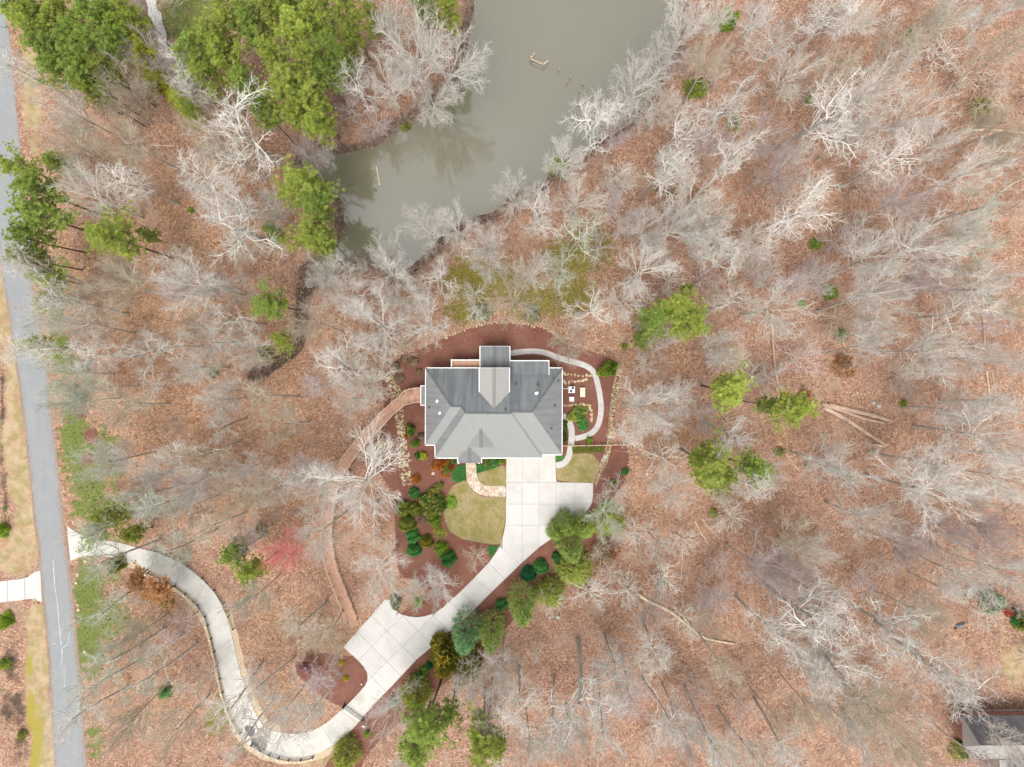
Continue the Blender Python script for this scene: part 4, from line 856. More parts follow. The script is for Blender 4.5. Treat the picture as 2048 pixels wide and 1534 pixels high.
def kids(pts, n, t0, t1, ang, r, lens, t_pow=1.0, taper=.45, upb=0.0):
    """n children on each polyline; returns starts, dirs, lengths, t, parent"""
    N, K, _ = pts.shape; t = t0+(t1-t0)*((np.arange(n)[None]+r.random((N, n)))/n)**t_pow; t = np.clip(t, 0, .999)
    f = t*(K-1); i = f.astype(int); w = (f-i)[..., None]; par = np.repeat(np.arange(N)[:, None], n, 1)
    st = pts[par, i]*(1-w)+pts[par, i+1]*w; tg = unit(pts[par, i+1]-pts[par, i])
    az = r.uniform(0, 2*math.pi, (N, 1))+np.arange(n)[None]*2.4+r.normal(size=(N, n))*.5
    ref = np.where(np.abs(tg[..., 2:]) > .9, np.array((1.0, 0, 0)), np.array((0, 0, 1.0))); u = unit(np.cross(tg, ref)); v = np.cross(tg, u)
    a = np.radians(r.uniform(ang[0], ang[1], (N, n)))[..., None]
    dr = tg*np.cos(a)+(u*np.cos(az)[..., None]+v*np.sin(az)[..., None])*np.sin(a)+np.array((0, 0, upb))
    ln = r.uniform(lens[0], lens[1], (N, n))*(1-taper*t)
    return st.reshape(-1, 3), unit(dr).reshape(-1, 3), ln.ravel(), t.ravel(), par.ravel()
def join(parts):
    V, F, n = [], [], 0
    for v, f in parts: V.append(v); F.append(f+n); n += len(v)
    return np.concatenate(V), np.concatenate(F)
def bare_tree(seed, kind):
    r = np.random.default_rng(seed); one = np.ones
    if kind == 'o':      # wide crooked limbs
        tk = grow(np.array([[0, 0, -.3]]), np.array([[r.normal()*.04, r.normal()*.04, 1]]), np.array([12.5]), 11, .045, .03, r); tr = (.32, .18); nl = int(r.integers(8, 12))
        st, dr, ln, t, p = kids(tk, nl, .55, 1.0, (38, 80), r, (6.0, 9.2), taper=.2); L1 = grow(st, dr, ln, 12, .24, .02, r); r1 = .15*(1-.3*t)
        s2 = kids(L1, 8, .18, 1, (35, 72), r, (1.8, 4.4), taper=.5, upb=.08); L2 = grow(*s2[:3], 7, .22, .02, r)
        s3 = kids(L2, 7, .15, 1, (30, 64), r, (.8, 1.9), taper=.4, upb=.08); L3 = grow(*s3[:3], 4, .16, .02, r)
        s4 = kids(L3, 3, .15, 1, (25, 55), r, (.4, 1.0), taper=.3); L4 = grow(*s4[:3], 3, .12, .02, r); rr = (.045, .076, .028, .012)
    elif kind == 'm':    # fan of spreading limbs
        tk = grow(np.array([[0, 0, -.3]]), np.array([[r.normal()*.04, r.normal()*.04, 1]]), np.array([10.5]), 9, .035, .03, r); tr = (.26, .13); nl = int(r.integers(15, 20))
        st, dr, ln, t, p = kids(tk, nl, .55, 1.0, (30, 78), r, (5.8, 8.8), taper=.15); L1 = grow(st, dr, ln, 9, .10, .03, r); r1 = .088*(1-.2*t)
        s2 = kids(L1, 9, .2, 1, (22, 48), r, (1.6, 3.8), taper=.5, upb=.03); L2 = grow(*s2[:3], 5, .11, .02, r)
        s3 = kids(L2, 6, .15, 1, (20, 46), r, (.8, 1.8), taper=.4); L3 = grow(*s3[:3], 4, .10, .01, r)
        s4 = kids(L3, 3, .15, 1, (18, 42), r, (.5, 1.1), taper=.3); L4 = grow(*s4[:3], 3, .08, .01, r); rr = (.028, .052, .023, .013)
    elif kind == 'g':    # sparse gaunt tree with leader
        tk = grow(np.array([[0, 0, -.3]]), np.array([[r.normal()*.03, r.normal()*.03, 1]]), np.array([16.0]), 13, .03, .03, r); tr = (.24, .06); nl = 18
        st, dr, ln, t, p = kids(tk, nl, .48, 1.0, (45, 80), r, (4.0, 6.4), taper=.5); L1 = grow(st, dr, ln, 8, .17, .04, r); r1 = .085*(1-.5*t)
        s2 = kids(L1, 6, .2, 1, (30, 62), r, (1.3, 2.8), taper=.5, upb=.06); L2 = grow(*s2[:3], 5, .15, .02, r)
        s3 = kids(L2, 5, .15, 1, (28, 55), r, (.7, 1.5), taper=.4); L3 = grow(*s3[:3], 3, .12, .02, r)
        s4 = kids(L3, 2, .15, 1, (20, 50), r, (.4, .8), taper=.3); L4 = grow(*s4[:3], 3, .1, .02, r); rr = (.026, .052, .025, .013)
    else:                # sapling
        tk = grow(np.array([[0, 0, -.2]]), np.array([[r.normal()*.06, r.normal()*.06, 1]]), np.array([4.6]), 7, .05, .03, r); tr = (.085, .035); nl = 15
        st, dr, ln, t, p = kids(tk, nl, .3, 1.0, (38, 78), r, (2.2, 3.4), taper=.3); L1 = grow(st, dr, ln, 6, .12, .03, r); r1 = .036*(1-.3*t)
        s2 = kids(L1, 6, .15, 1, (28, 52), r, (.7, 1.6), taper=.45); L2 = grow(*s2[:3], 4, .12, .02, r)
        s3 = kids(L2, 4, .15, 1, (25, 50), r, (.35, .8), taper=.3); L3 = grow(*s3[:3], 3, .1, .01, r); L4 = None; rr = (.018, .026, .015, .012)
    T = tubes(tk, np.array([tr[0]*1.05]), np.array([tr[1]]), 8)
    fl = np.exp(-np.clip(T[0][:, 2]+.3, 0, 9)/.35)*.6; T[0][:, :2] *= (1+fl[:, None])
    a1 = tubes(L1, r1, r1*0+rr[0], 5); pr1 = s2[4]
    a2 = tubes(L2, rr[1]*(1-.4*s2[3]), np.full(len(L2), rr[1]*.33), 4 if kind in 'om' else 3); a3 = tubes(L3, np.full(len(L3), rr[2]), np.full(len(L3), rr[2]*.45), 3)
    pa = [a1, a2, a3]
    if L4 is not None: pa.append(tubes(L4, np.full(len(L4), rr[3]), np.full(len(L4), rr[3]*.5), 3))
    Cc = join(pa); rad = np.percentile(np.hypot(Cc[0][:, 0], Cc[0][:, 1]), 93); hh = Cc[0][:, 2].max()
    return T, Cc, rad, hh
PROTO = {}
for kind, n in (('o', 5), ('m', 5), ('g', 3), ('s', 4)):
    PROTO[kind] = []
    for i in range(n):
        T, Cc, rad, hh = bare_tree(100+i*7+ord(kind), kind)
        PROTO[kind].append((rawmesh('trunk', T[0], T[1], M['trunk_bark'], True), rawmesh('branches', Cc[0], Cc[1], M['limb_white']), rad, hh, {}))
def with_mat(proto, mat):
    d_ = proto[4]
    if mat not in d_:
        if mat == 'limb_white': d_[mat] = proto[1]
        else: me_ = proto[1].copy(); me_.materials.clear(); me_.materials.append(M[mat]); d_[mat] = me_
    return d_[mat]
# ------------------------------------------------------------------ free ground for trunks
HARD = [ROAD, STRIP2, STRIP1, PAD, APRON, HOUSE, HOUSE2, poly2(lawnW_px), poly2(lawnE_px), poly2(lawnS_px), FLAG]
PATHL = poly2([(1068,702),(1121,717),(1176,734),(1196,774),(1201,830),(1183,866),(1150,877)]); CRK = poly2([(776,745),(796,812),(804,882),(814,968)])
BWL = cl[:, :2]
def free(x, y, water_ok=False):
    if not water_ok and (inside(POND, x, y) and dist_poly(POND, x, y) > -.0): return False
    for h in HARD:
        if inside(h, x, y): return False
    if dist_poly(PATHL, x, y, False) < .9 or dist_poly(CRK, x, y, False) < 1.0 or np.min(np.hypot(BWL[::6, 0]-x, BWL[::6, 1]-y)) < 1.1: return False
    return True
def settle(x, y):
    if free(x, y): return x, y
    for rad in np.arange(.5, 9, .5):
        for k in range(14):
            a = k*2*math.pi/14+rad; q = (x+rad*math.cos(a), y+rad*math.sin(a))
            if free(*q): return q
    return x, y
# ------------------------------------------------------------------ the bare trees: crown centre and radius in the photograph, kind (o m g s), colour
TREES = """
38,130,42,g,w 133,205,48,m,w 240,170,46,m,t 205,175,40,m,t 150,283,52,m,t 160,380,58,m,w 253,352,48,g,w 246,266,55,m,t 376,137,44,g,w 461,239,88,o,w 440,285,70,o,t 395,180,40,g,w 447,427,105,o,w 390,365,60,g,w
615,292,38,m,p 715,130,56,o,w 827,103,88,m,w 892,113,78,m,w 861,191,46,m,w 783,30,46,m,w 745,235,40,s,p 690,215,35,s,p 1275,143,64,m,w 1193,232,74,o,w 1329,89,40,m,w 1365,40,54,m,w 1131,325,46,m,w 1066,410,68,o,w 1035,386,46,m,w
851,461,48,m,w 912,444,52,m,w 772,492,40,m,w 1158,386,50,m,w 1234,342,34,s,w 1329,318,70,o,w 1363,240,62,o,w 1158,465,60,o,l 1196,492,40,s,m 974,492,46,m,w 1357,444,66,m,w
1519,20,60,o,w 1573,75,68,o,w 1666,20,54,g,w 1731,27,50,m,w 1929,20,50,m,w 1994,24,40,o,w 1478,185,88,o,w 1662,205,98,o,w 1758,164,64,m,w 1833,205,64,m,w 1891,99,46,s,w 1891,273,48,m,w 1727,253,50,m,w 1457,328,72,o,w 1382,393,54,m,w 1386,461,46,m,w
1615,403,98,o,w 1780,315,54,g,w 1963,328,62,m,w 1727,454,40,s,w 1519,489,48,m,w 1871,485,80,m,w 1997,393,56,o,l 1980,485,52,o,l 1423,437,50,m,w 1600,120,50,m,w 1420,120,45,m,t 1700,110,50,g,t 1790,90,45,g,t 1860,30,45,g,t 1950,140,45,s,t 1990,190,45,s,t 2020,100,45,g,t
65,544,52,o,w 120,603,62,o,w 68,630,46,m,w 147,650,54,m,w 58,690,46,g,w 178,705,42,g,w 232,568,64,m,t 386,558,70,m,w 444,630,56,o,w 297,681,58,o,w 393,671,52,m,w 372,729,46,m,w 489,691,42,m,w 116,746,42,m,l 160,773,52,m,l 212,814,66,m,t 137,800,40,m,l
290,773,36,s,w 410,800,42,m,w 441,784,36,m,w 533,797,46,o,t 560,855,42,m,t 420,845,36,o,w 393,900,52,o,t 400,958,56,m,w 485,937,42,m,w 175,930,46,m,l 273,995,52,o,l 640,978,60,m,w 536,965,48,m,w 650,545,46,m,w 685,572,54,m,w 632,647,50,m,t 663,739,66,o,w
748,637,76,m,w 772,544,52,m,w 858,647,56,m,w 868,560,50,o,w 731,691,56,o,w 700,739,42,m,w 736,765,38,m,w 690,800,44,m,w  1066,541,46,m,w 1022,589,62,m,t 947,582,30,s,w 974,517,36,m,w 1131,551,50,o,l 1176,603,56,o,w 1148,674,44,m,t 1299,538,66,m,w
1258,596,36,m,w 1288,818,66,m,w 1264,876,38,o,w 1319,698,40,s,m 1360,797,46,m,w 1322,917,46,s,w 1240,989,38,s,m 1357,996,46,m,w 1288,726,30,s,w 711,972,108,m,w
1567,606,70,m,w 1474,596,52,o,w 1758,520,60,m,w 1854,555,50,m,m 1751,596,70,m,w 1772,661,42,m,w 1741,698,46,m,w 1960,551,66,o,w 2014,548,50,m,w 1980,613,60,o,w 1885,691,72,m,w 1987,715,46,m,w 1550,756,38,s,w 1614,719,46,s,m 1433,691,46,m,w 1365,784,40,s,w
1669,925,50,m,w 1710,961,58,o,w 1474,859,58,o,w 1997,869,80,m,w 2018,808,50,o,w 1861,927,56,g,w 2038,917,46,o,w 1881,989,84,m,w 1640,540,44,s,m 1690,640,40,s,t 1450,520,46,o,w 1300,460,50,m,w 1250,430,44,m,m 1530,250,48,m,m 1560,330,48,m,m 1420,280,40,m,m
308,1020,52,g,l 180,1060,40,o,l 212,1127,52,o,l 191,1219,48,o,l 495,1202,46,m,l 598,1270,50,o,t 650,1288,46,m,t 212,1339,62,o,l 290,1373,58,o,l 137,1465,52,o,w 437,1424,62,o,w 472,1500,52,o,w 530,1390,42,o,w 574,1431,62,m,w 632,1431,44,g,w 564,1113,42,m,k 640,1065,56,m,w
590,1060,26,s,k 573,1118,32,s,k 553,1106,28,s,k 170,1400,50,o,l 240,1450,46,m,t 330,1480,46,m,t 400,1360,40,s,t 330,1300,44,s,m 240,1290,40,m,t 360,1250,36,s,m 350,1100,44,g,l 420,1060,40,g,t 500,1000,44,m,t 450,1010,40,m,t 360,1020,44,m,t
755,1151,62,m,w 844,1185,46,m,w 878,1181,36,s,w 947,1117,28,s,t 1223,1038,50,m,l 1278,1065,36,s,w 1179,1195,42,s,w 1261,1185,42,s,w 1329,1158,40,s,w 1210,1113,30,s,t 933,1376,42,m,w 1005,1349,52,m,w 1186,1390,105,o,w 1240,1356,58,m,w 1329,1322,50,g,w 1227,1308,30,s,m
789,1441,48,m,w 1039,1424,52,g,w 1124,1458,60,o,w 1227,1475,62,o,w 1148,1503,42,m,w 1329,1458,60,o,w 1056,1510,40,m,w 1076,1315,20,s,w 1280,1410,50,g,m 980,1430,40,g,m
1471,1045,42,s,w 1526,1144,60,m,m 1447,1209,40,s,m 1632,1120,46,m,w 1615,1082,50,m,t 1751,1041,56,m,w 1666,1216,60,o,w 1628,1246,98,o,w 1553,1270,70,o,w 1792,1274,82,o,w 1690,1322,72,o,w 1895,1339,82,o,w 1929,1373,70,o,w 1638,1356,60,m,w 1748,1400,70,m,t 1707,1434,52,m,w
1792,1458,60,m,t 1427,1475,60,o,w 1495,1509,50,o,w 1587,1499,60,o,w 1956,1161,60,m,w 2028,1157,50,m,w 1990,1236,36,s,w 1741,1499,54,m,w 1368,1082,30,s,w 1372,1250,40,s,w 1485,1417,36,s,m 1912,1075,50,m,m 1997,1069,50,m,m 1370,1460,50,m,w 1837,1513,42,m,t 1820,1100,44,m,m 1740,1160,40,s,m 1850,1240,50,m,t 1400,1380,40,s,m
2010,960,60,m,w 1930,820,48,m,w 1820,760,30,s,m 1940,450,50,m,w 1800,400,50,m,m 1740,360,44,s,m 1690,480,40,s,m 2030,300,50,m,t 2000,260,44,m,t 1340,560,40,s,w 1410,560,36,s,m 820,590,40,m,w 800,690,36,s,t 820,1195,34,s,t
"""
ANCH = [(60,130,'beside the road in the top left corner'),(210,180,'below the yellow-green top-left trees'),(150,340,'between the left pines and the upper road verge'),(270,300,'left of the big leaning white tree'),(420,180,'in front of the upper pine stand'),(470,330,'round the leaning white trunk left of the pond arm'),(330,400,'above the lone pine in the left woods'),
 (640,260,'at the tip of the pond arm'),(730,150,'between the pine stand and the pond'),(850,130,'leaning over the upper left bank of the pond'),(1200,190,'on the right bank beside the old pond posts'),(1350,60,'at the top of the right pond bank'),(1110,370,'along the middle of the right pond bank'),(860,470,'along the lower bank of the pond'),(1320,330,'in the woods just right of the pond'),
 (1180,480,'over the olive moss patch'),(1360,440,'above the right pine clump'),(1540,50,'at the top edge above the forked oak'),(1700,50,'at the top edge right of centre'),(1930,60,'in the brushy top right corner'),(1500,200,'above the small green upper right shrub'),(1660,200,'mid upper right woods'),(1820,190,'left of the fallen trunks in the upper right'),(1460,350,'below the forked oak in the upper right woods'),(1620,410,'round the leaning grey trunk in the upper right'),
 (1780,320,'beyond the leaning trunk in the upper right'),(1980,380,'at the right edge of the upper woods'),(1870,480,'at the right side above the lying trunk'),(90,590,'overhanging the road at the left'),(140,720,'by the utility boxes'),(250,620,'in orange leaves right of the roadside pines'),(400,600,'in the orange leaves left of the creek'),(480,690,'left of the small round creekside pine'),(200,800,'on the grass verge by the mulch rings'),(330,780,'in the open orange woods left of the creek end'),(420,880,'left of the giant fan-shaped tree'),
 (560,830,'just below the end of the creek'),(650,590,'where the creek leaves the pond'),(650,720,'right of the creek'),(740,640,'between the creek and the round mulch garden'),(740,790,'left of the boardwalk landing'),(700,960,'over the middle of the boardwalk'),(860,610,'left of the moss patch above the house'),(1000,560,'on the moss above the house'),(1160,640,'at the mulch garden upper right corner'),(1290,560,'left above the right pine clump'),(1280,800,'just outside the east creek bed'),(1340,720,'between the bright shrub-like tree and pines'),
 (1250,960,'east of the side lawn'),(1350,960,'left of the double pine'),(1470,620,'right of the right pine clump'),(1570,620,'above the dark rotten trunk'),(1570,740,'beside the dark rotten trunk'),(1460,860,'between the oval pine and the double pine'),(1750,580,'in the middle of the right-hand woods'),(1760,690,'above the open leaf floor'),(1880,600,'left of the long lying trunk'),(1980,620,'over the long lying trunk at the right'),(1960,780,'right of the open leaf floor'),(1690,930,'below the fallen trunks'),(1880,960,'lower right edge of the open leaf floor'),(2020,900,'at the right edge halfway down'),
 (200,1040,'over the mouth of the driveway'),(340,1050,'above the driveway curve'),(200,1180,'on the green roadside grass'),(210,1340,'left of the driveway'),(330,1280,'beside the orange-leaved tree at the driveway bend'),(150,1460,'in the bottom left corner'),(320,1470,'at the bottom left of the driveway bend'),(450,1450,'on the olive grass by the bottom bend'),(490,1180,'right of the driveway near the green pines'),(570,1090,'round the pink budding tree'),(450,1010,'in the woods above the pink budding tree'),(640,1280,'above the maroon pavilion'),(580,1420,'below the maroon pavilion'),
 (760,1150,'between the boardwalk and the round shrubs'),(860,1190,'on the island above the parking pad'),(950,1110,'in the mulch below the front lawn'),(1230,1040,'right of the driveway evergreens'),(1200,1190,'below the driveway evergreens'),(1300,1160,'around the top of the long pale fallen trunk'),(960,1380,'below the blue-green evergreens'),(790,1440,'beside the lowest round evergreen'),(1050,1440,'right of the bottom pines'),(1190,1380,'in the lower woods under the big spreading oak'),(1180,1490,'at the bottom edge right of the bottom pines'),
 (1330,1400,'in the lower woods among thin dark trunks'),(1460,1040,'by the thin pale poles'),(1440,1220,'right of the long pale fallen trunk'),(1530,1140,'above the big lower right spreading oak'),(1620,1100,'in the woods above the big lower right oak'),(1760,1060,'below the open leaf floor'),(1900,1090,'above the big flat rock'),(1630,1250,'at the heart of the lower right woods'),(1790,1270,'right of the heart of the lower right woods'),(1710,1340,'among the lower right crowns'),(1910,1350,'above the corner house'),(1770,1440,'left of the neighbouring house'),
 (1980,1160,'beside the big flat rock'),(1990,1240,'above right of the neighbouring house'),(1600,1400,'in the lower right woods near the bottom'),(1440,1450,'at the bottom edge of the lower woods'),(1570,1500,'at the bottom edge right of centre'),(1740,1510,'at the bottom edge near the corner house')]
COLW = {'w': ('limb_white', 'pale'), 't': ('limb_tan', 'tan-brown'), 'm': ('limb_mauve', 'mauve-grey'), 'p': ('limb_mauve', 'mauve-grey'), 'l': ('limb_lichen', 'greenish-grey'), 'k': ('limb_pink', 'pink-budding'), 'g': ('limb_grey', 'grey')}
KW = {'o': 'crooked bare tree', 'm': 'twiggy bare tree', 'g': 'gaunt bare tree', 's': 'bare sapling'}
recs = []; bases = []
for ln_ in TREES.split():
    a = ln_.split(','); recs.append([float(a[0]), float(a[1]), float(a[2]), a[3], a[4], True])
def crown_h(r, kind): 
    if kind == 's': return 5.0+r*.075*.9
    return min(23.5, 10.0+r*.17)
def base_of(px, py, h, r):
    zc = h*(.74 if r > 1 else .6); x, y = P2(px, py, zc); return x, y, zc
for rc in recs:
    h = crown_h(rc[2], rc[3]); x, y, zc = base_of(rc[0], rc[1], h, 2); rc += [h, zc]
# fill the woods between them with more young trees
rg = random.Random(5); GREENPX = [(60,60,120),(150,110,90),(460,100,110),(590,120,110),(640,30,90),(60,420,60),(610,420,60)]
tries = 0; allb = [P2(r_[0], r_[1], r_[7]) for r_ in recs]; nfill = 0
MB_ = smooth_closed(poly2(mulch_px), 2)
while nfill < 135 and tries < 30000:
    tries += 1; px, py = rg.uniform(20, 2085), rg.uniform(-25, 1560)
    kind = rg.choice('smgms'); r = rg.uniform(26, 42) if kind != 's' else rg.uniform(20, 34)
    h = crown_h(r, kind)*rg.uniform(.85, 1.1); zc = h*.74; x, y = P2(px, py, zc)
    if not free(x, y) or inside(MB_, x, y) or dist_poly(POND, x, y) < 1: continue
    if px < 10+py*.10+90 and not (px > 60+py*.1 and rg.random() < .2): continue
    if dist_poly(STREAM, x, y, False) < 3 or (640 < px < 850 and 740 < py < 940): continue
    if px < 480 and py > 1040 and rg.random() < .15: continue
    if 1540 < px < 1900 and 720 < py < 920: continue
    if any(math.hypot(px-a, py-b) < c for a, b, c in GREENPX): continue
    g0 = P2(px, py, 0)
    if inside(MB_, *P2(px, py, h*.9)) or inside(PAD, *g0) or inside(STRIP2, *g0): continue
    if min(math.hypot(x-a, y-b) for a, b in allb) < 2.6: continue
    allb.append((x, y)); nfill += 1; recs.append([px, py, r, kind, rg.choice('wwwtmmg'), False, h, zc])
print('bare trees', len(recs))
# labels
from collections import defaultdict
bins = defaultdict(list)
for i, rc in enumerate(recs):
    k = min(range(len(ANCH)), key=lambda j: (ANCH[j][0]-rc[0])**2+(ANCH[j][1]-rc[1])**2); bins[(k, rc[3], COLW[rc[4]][1])].append(i)
labels = {}
ORD = ['leftmost', 'second from left', 'third from left', 'fourth from left', 'fifth from left', 'sixth from left']
for (k, kind, cw), ids in bins.items():
    if len(ids) == 1: labels[ids[0]] = f'{cw} {KW[kind]} {ANCH[k][2]}'
    elif len(ids) == 2:
        a, b = ids; dx, dy = recs[a][0]-recs[b][0], recs[a][1]-recs[b][1]
        if abs(dx) > abs(dy): wa, wb = ('left', 'right') if dx < 0 else ('right', 'left')
        else: wa, wb = ('upper', 'lower') if dy < 0 else ('lower', 'upper')
        ra, rb = recs[a][2], recs[b][2]
        if max(ra, rb) > 1.35*min(ra, rb): wa, wb = ('larger', 'smaller') if ra > rb else ('smaller', 'larger')
        for i_, w_ in ((a, wa), (b, wb)): labels[i_] = f'{w_} of two {cw} {KW[kind]}s {ANCH[k][2]}'
    else:
        for n_, i_ in enumerate(sorted(ids, key=lambda q: recs[q][0])): labels[i_] = f'{cw} {KW[kind]}, {ORD[min(n_, 5)]}, {ANCH[k][2]}'
GRP = {'o': 'crooked-limbed bare trees in the woods', 'm': 'fan-shaped twiggy bare trees in the woods', 'g': 'tall gaunt bare trees in the woods', 's': 'bare saplings in the woods'}
for i, rc in enumerate(recs):
    px, py, r, kind, cc, hand, h, zc = rc
    pr = rg.choice(PROTO[kind]); mat = COLW[cc][0]
    x, y = P2(px, py, zc); bx, by = settle(x, y); b0 = float(gz(bx, by)[0])
    rm = r*S*(H-zc)/H; sx = rm/pr[2]; sz = h/pr[3]
    sx = max(sx, sz*.45)
    t = empty('sapling' if kind == 's' else 'bare_tree', labels[i], 'tree', (bx, by, b0-.05), GRP[kind], rg.uniform(0, 6.28))
    t.scale = (sx, sx, sz)
    ox, oy = x-bx, y-by; tl = math.hypot(ox, oy)
    jl = rg.uniform(0, .05); ja = rg.uniform(0, 6.28); vx, vy = ox/zc+jl*math.cos(ja), oy/zc+jl*math.sin(ja)
    t.rotation_mode = 'QUATERNION'; t.rotation_quaternion = Vector((0, 0, 1)).rotation_difference(Vector((vx, vy, 1)).normalized()) @ __import__('mathutils').Quaternion((0, 0, 1), rg.uniform(0, 6.28))
    obj('trunk', pr[0], t); ob_ = obj('branches', pr[1], t)
    if mat != 'limb_white': ob_.material_slots[0].link = 'OBJECT'; ob_.material_slots[0].material = M[mat]

# ------------------------------------------------------------------ evergreen crowns made of needle tufts
def tint_mesh(name, V, F, tint, mat):
    me_ = rawmesh(name, V, F, M[mat]); at = me_.attributes.new('tint', 'FLOAT', 'POINT'); at.data.foreach_set('value', np.asarray(tint, np.float32)); return me_
def blades(cen, dirs, L, wdt, tint, r):
    """thin triangles from cen along dirs"""
    n = len(cen); sd_ = unit(np.cross(dirs, r.normal(size=(n, 3)))); a = cen-sd_*wdt[:, None]; b = cen+sd_*wdt[:, None]; c_ = cen+dirs*L[:, None]
    V = np.stack([a, b, c_], 1).reshape(-1, 3); F_ = np.arange(3*n).reshape(n, 3); return V, F_, np.repeat(tint, 3)
def pine(seed, hh=18.0, R=4.0):
    r = np.random.default_rng(seed)
    tk = grow(np.array([[0, 0, -.3]]), np.array([[r.normal()*.03, r.normal()*.03, 1]]), np.array([hh]), 12, .025, .03, r); T = tubes(tk, np.array([.24]), np.array([.05]), 8)
    nb = 46; tt = 1-(1-np.linspace(.0, 1, nb))**.9; hgt = hh*(.56+.42*tt); prof = R*(np.sin(np.pi*(.30+.66*tt))**.75)*r.uniform(.55, 1.12, nb); az = np.arange(nb)*2.4+r.normal(size=nb)*.3
    lob = 1+.28*np.sin(2*az+r.uniform(0, 6))+.18*np.sin(3*az+r.uniform(0, 6)); prof = prof*lob
    st = np.stack([np.interp(hgt, tk[0, :, 2], tk[0, :, 0]), np.interp(hgt, tk[0, :, 2], tk[0, :, 1]), hgt], 1)
    dr = np.stack([np.cos(az), np.sin(az), .12+.5*tt], 1); Bp = grow(st, dr, prof, 6, .10, .05, r); B = tubes(Bp, np.full(nb, .055), np.full(nb, .015), 4)
    dead = 9; hd = hh*r.uniform(.3, .56, dead); az2 = r.uniform(0, 6.28, dead); std = np.stack([np.interp(hd, tk[0, :, 2], tk[0, :, 0]), np.interp(hd, tk[0, :, 2], tk[0, :, 1]), hd], 1)
    D = tubes(grow(std, np.stack([np.cos(az2), np.sin(az2), az2*0+.1], 1), r.uniform(.6, 2.0, dead), 4, .15, 0, r), np.full(dead, .03), np.full(dead, .008), 3)
    cl_ = []
    for k in range(nb):
        n = int(4+prof[k]*3.9)
        for q in range(n):
            f = r.uniform(.28, 1)**.8*5; i = min(int(f), 4); p = Bp[k, i]*(1-(f-i))+Bp[k, i+1]*(f-i); cl_.append(p+r.normal(size=3)*(.34, .34, .14)*(.5+prof[k]/R))
    cl_ = np.array(cl_); nc = len(cl_); m_ = 38
    cen = np.repeat(cl_, m_, 0); dirs = r.normal(size=(nc*m_, 3)); dirs[:, 2] = np.abs(dirs[:, 2])*.8-.15; dirs = unit(dirs); ct = np.clip(r.normal(.5, .28, nc), 0, 1)
    V, F_, ti = blades(cen+dirs*.04, dirs, r.uniform(.26, .46, nc*m_), np.full(nc*m_, .034), np.clip(np.repeat(ct, m_)+r.normal(size=nc*m_)*.12, 0, 1), r)
    rad = np.percentile(np.hypot(V[:, 0], V[:, 1]), 96)
    Tb = join([T, D])
    return rawmesh('trunk', *Tb, M['pine_bark'], True), rawmesh('limbs', *B, M['pine_bark']), (V, F_, ti), rad, hh
PINES = []
for i in range(6):
    a = pine(300+i*11); PINES.append([a[0], a[1], a[2], a[3], a[4], {}])
def place_tree(name, label, cat, grp, base, tilt, sx, sz, parts, rz=None):
    t = empty(name, label, cat, base, grp); t.scale = (sx, sx, sz); t.rotation_mode = 'QUATERNION'
    t.rotation_quaternion = Vector((0, 0, 1)).rotation_difference(Vector((tilt[0], tilt[1], 1)).normalized()) @ __import__('mathutils').Quaternion((0, 0, 1), rg.uniform(0, 6.28) if rz is None else rz)
    for n_, me_ in parts: obj(n_, me_, t)
    return t
def add_pine(px, py, r, h, mat, label, grp='pines', name='pine_tree'):
    pr = rg.choice(PINES)
    if mat not in pr[5]: pr[5][mat] = tint_mesh('needles', *pr[2], mat)
    zc = h*.84; x, y = P2(px, py, zc); bx, by = settle(x, y); rm = r*S*(H-zc)/H; sx = rm/pr[3]
    place_tree(name, label, 'tree', grp, (bx, by, float(gz(bx, by)[0])), ((x-bx)/zc, (y-by)/zc), sx, h/pr[4], [('trunk', pr[0]), ('limbs', pr[1]), ('needles' if name == 'pine_tree' else 'foliage', pr[5][mat])])
stand = [(60,38,46),(112,26,44),(165,18,42),(214,30,40),(84,92,42),(136,78,46),(188,84,42),(232,70,30),(150,140,40),(200,128,34),(108,135,34),(38,8,40),(240,18,30),(175,172,26),(385,95,42),(432,66,44),(452,118,40),(405,140,36),
         (500,40,44),(548,16,42),(458,14,44),(592,58,44),(545,96,32),(562,168,54),(622,196,48),(600,128,40),(650,140,36),(640,22,40),(592,12,40),(655,88,34),(632,236,32),(700,72,26),(742,38,22),(892,8,34),(850,2,34),(690,112,26),(480,160,34),(520,210,30),(376,220,24),(696,20,30),(585,222,30)]
def nm(rows, cols, px, py): return rows[min(len(rows)-1, int(py/80))]
st_left = sorted([s_ for s_ in stand if s_[0] < 300], key=lambda q: (q[1]//45, q[0])); st_right = sorted([s_ for s_ in stand if s_[0] >= 300], key=lambda q: (q[1]//45, q[0]))
ROWN = ['top', 'second', 'third', 'fourth', 'fifth', 'sixth']; 
def row_labels(lst, where, base):
    rows = defaultdict(list)
    for q in lst: rows[q[1]//45].append(q)
    out = []
    for ri, key in enumerate(sorted(rows)):
        rr_ = sorted(rows[key])
        for ci, q in enumerate(rr_):
            pos = 'only tree' if len(rr_) == 1 else ('leftmost' if ci == 0 else 'rightmost' if ci == len(rr_)-1 else ['', 'second from left', 'third from left', 'fourth from left', 'fifth from left', 'sixth from left', 'seventh from left', 'eighth from left'][ci])
            out.append((q, f'{base}, {pos}, {ROWN[min(ri, 5)]} row of {where}'))
    return out
for q, lab in row_labels(st_left, 'the roadside pine block', 'tall green pine')+row_labels(st_right, 'the stand beside the pond', 'tall green pine'):
    add_pine(q[0], q[1], q[2]*1.06, rg.uniform(15.5, 19), rg.choice(['needle_pine', 'needle_pine', 'needle_dark']), lab, 'pines of the upper left stands')
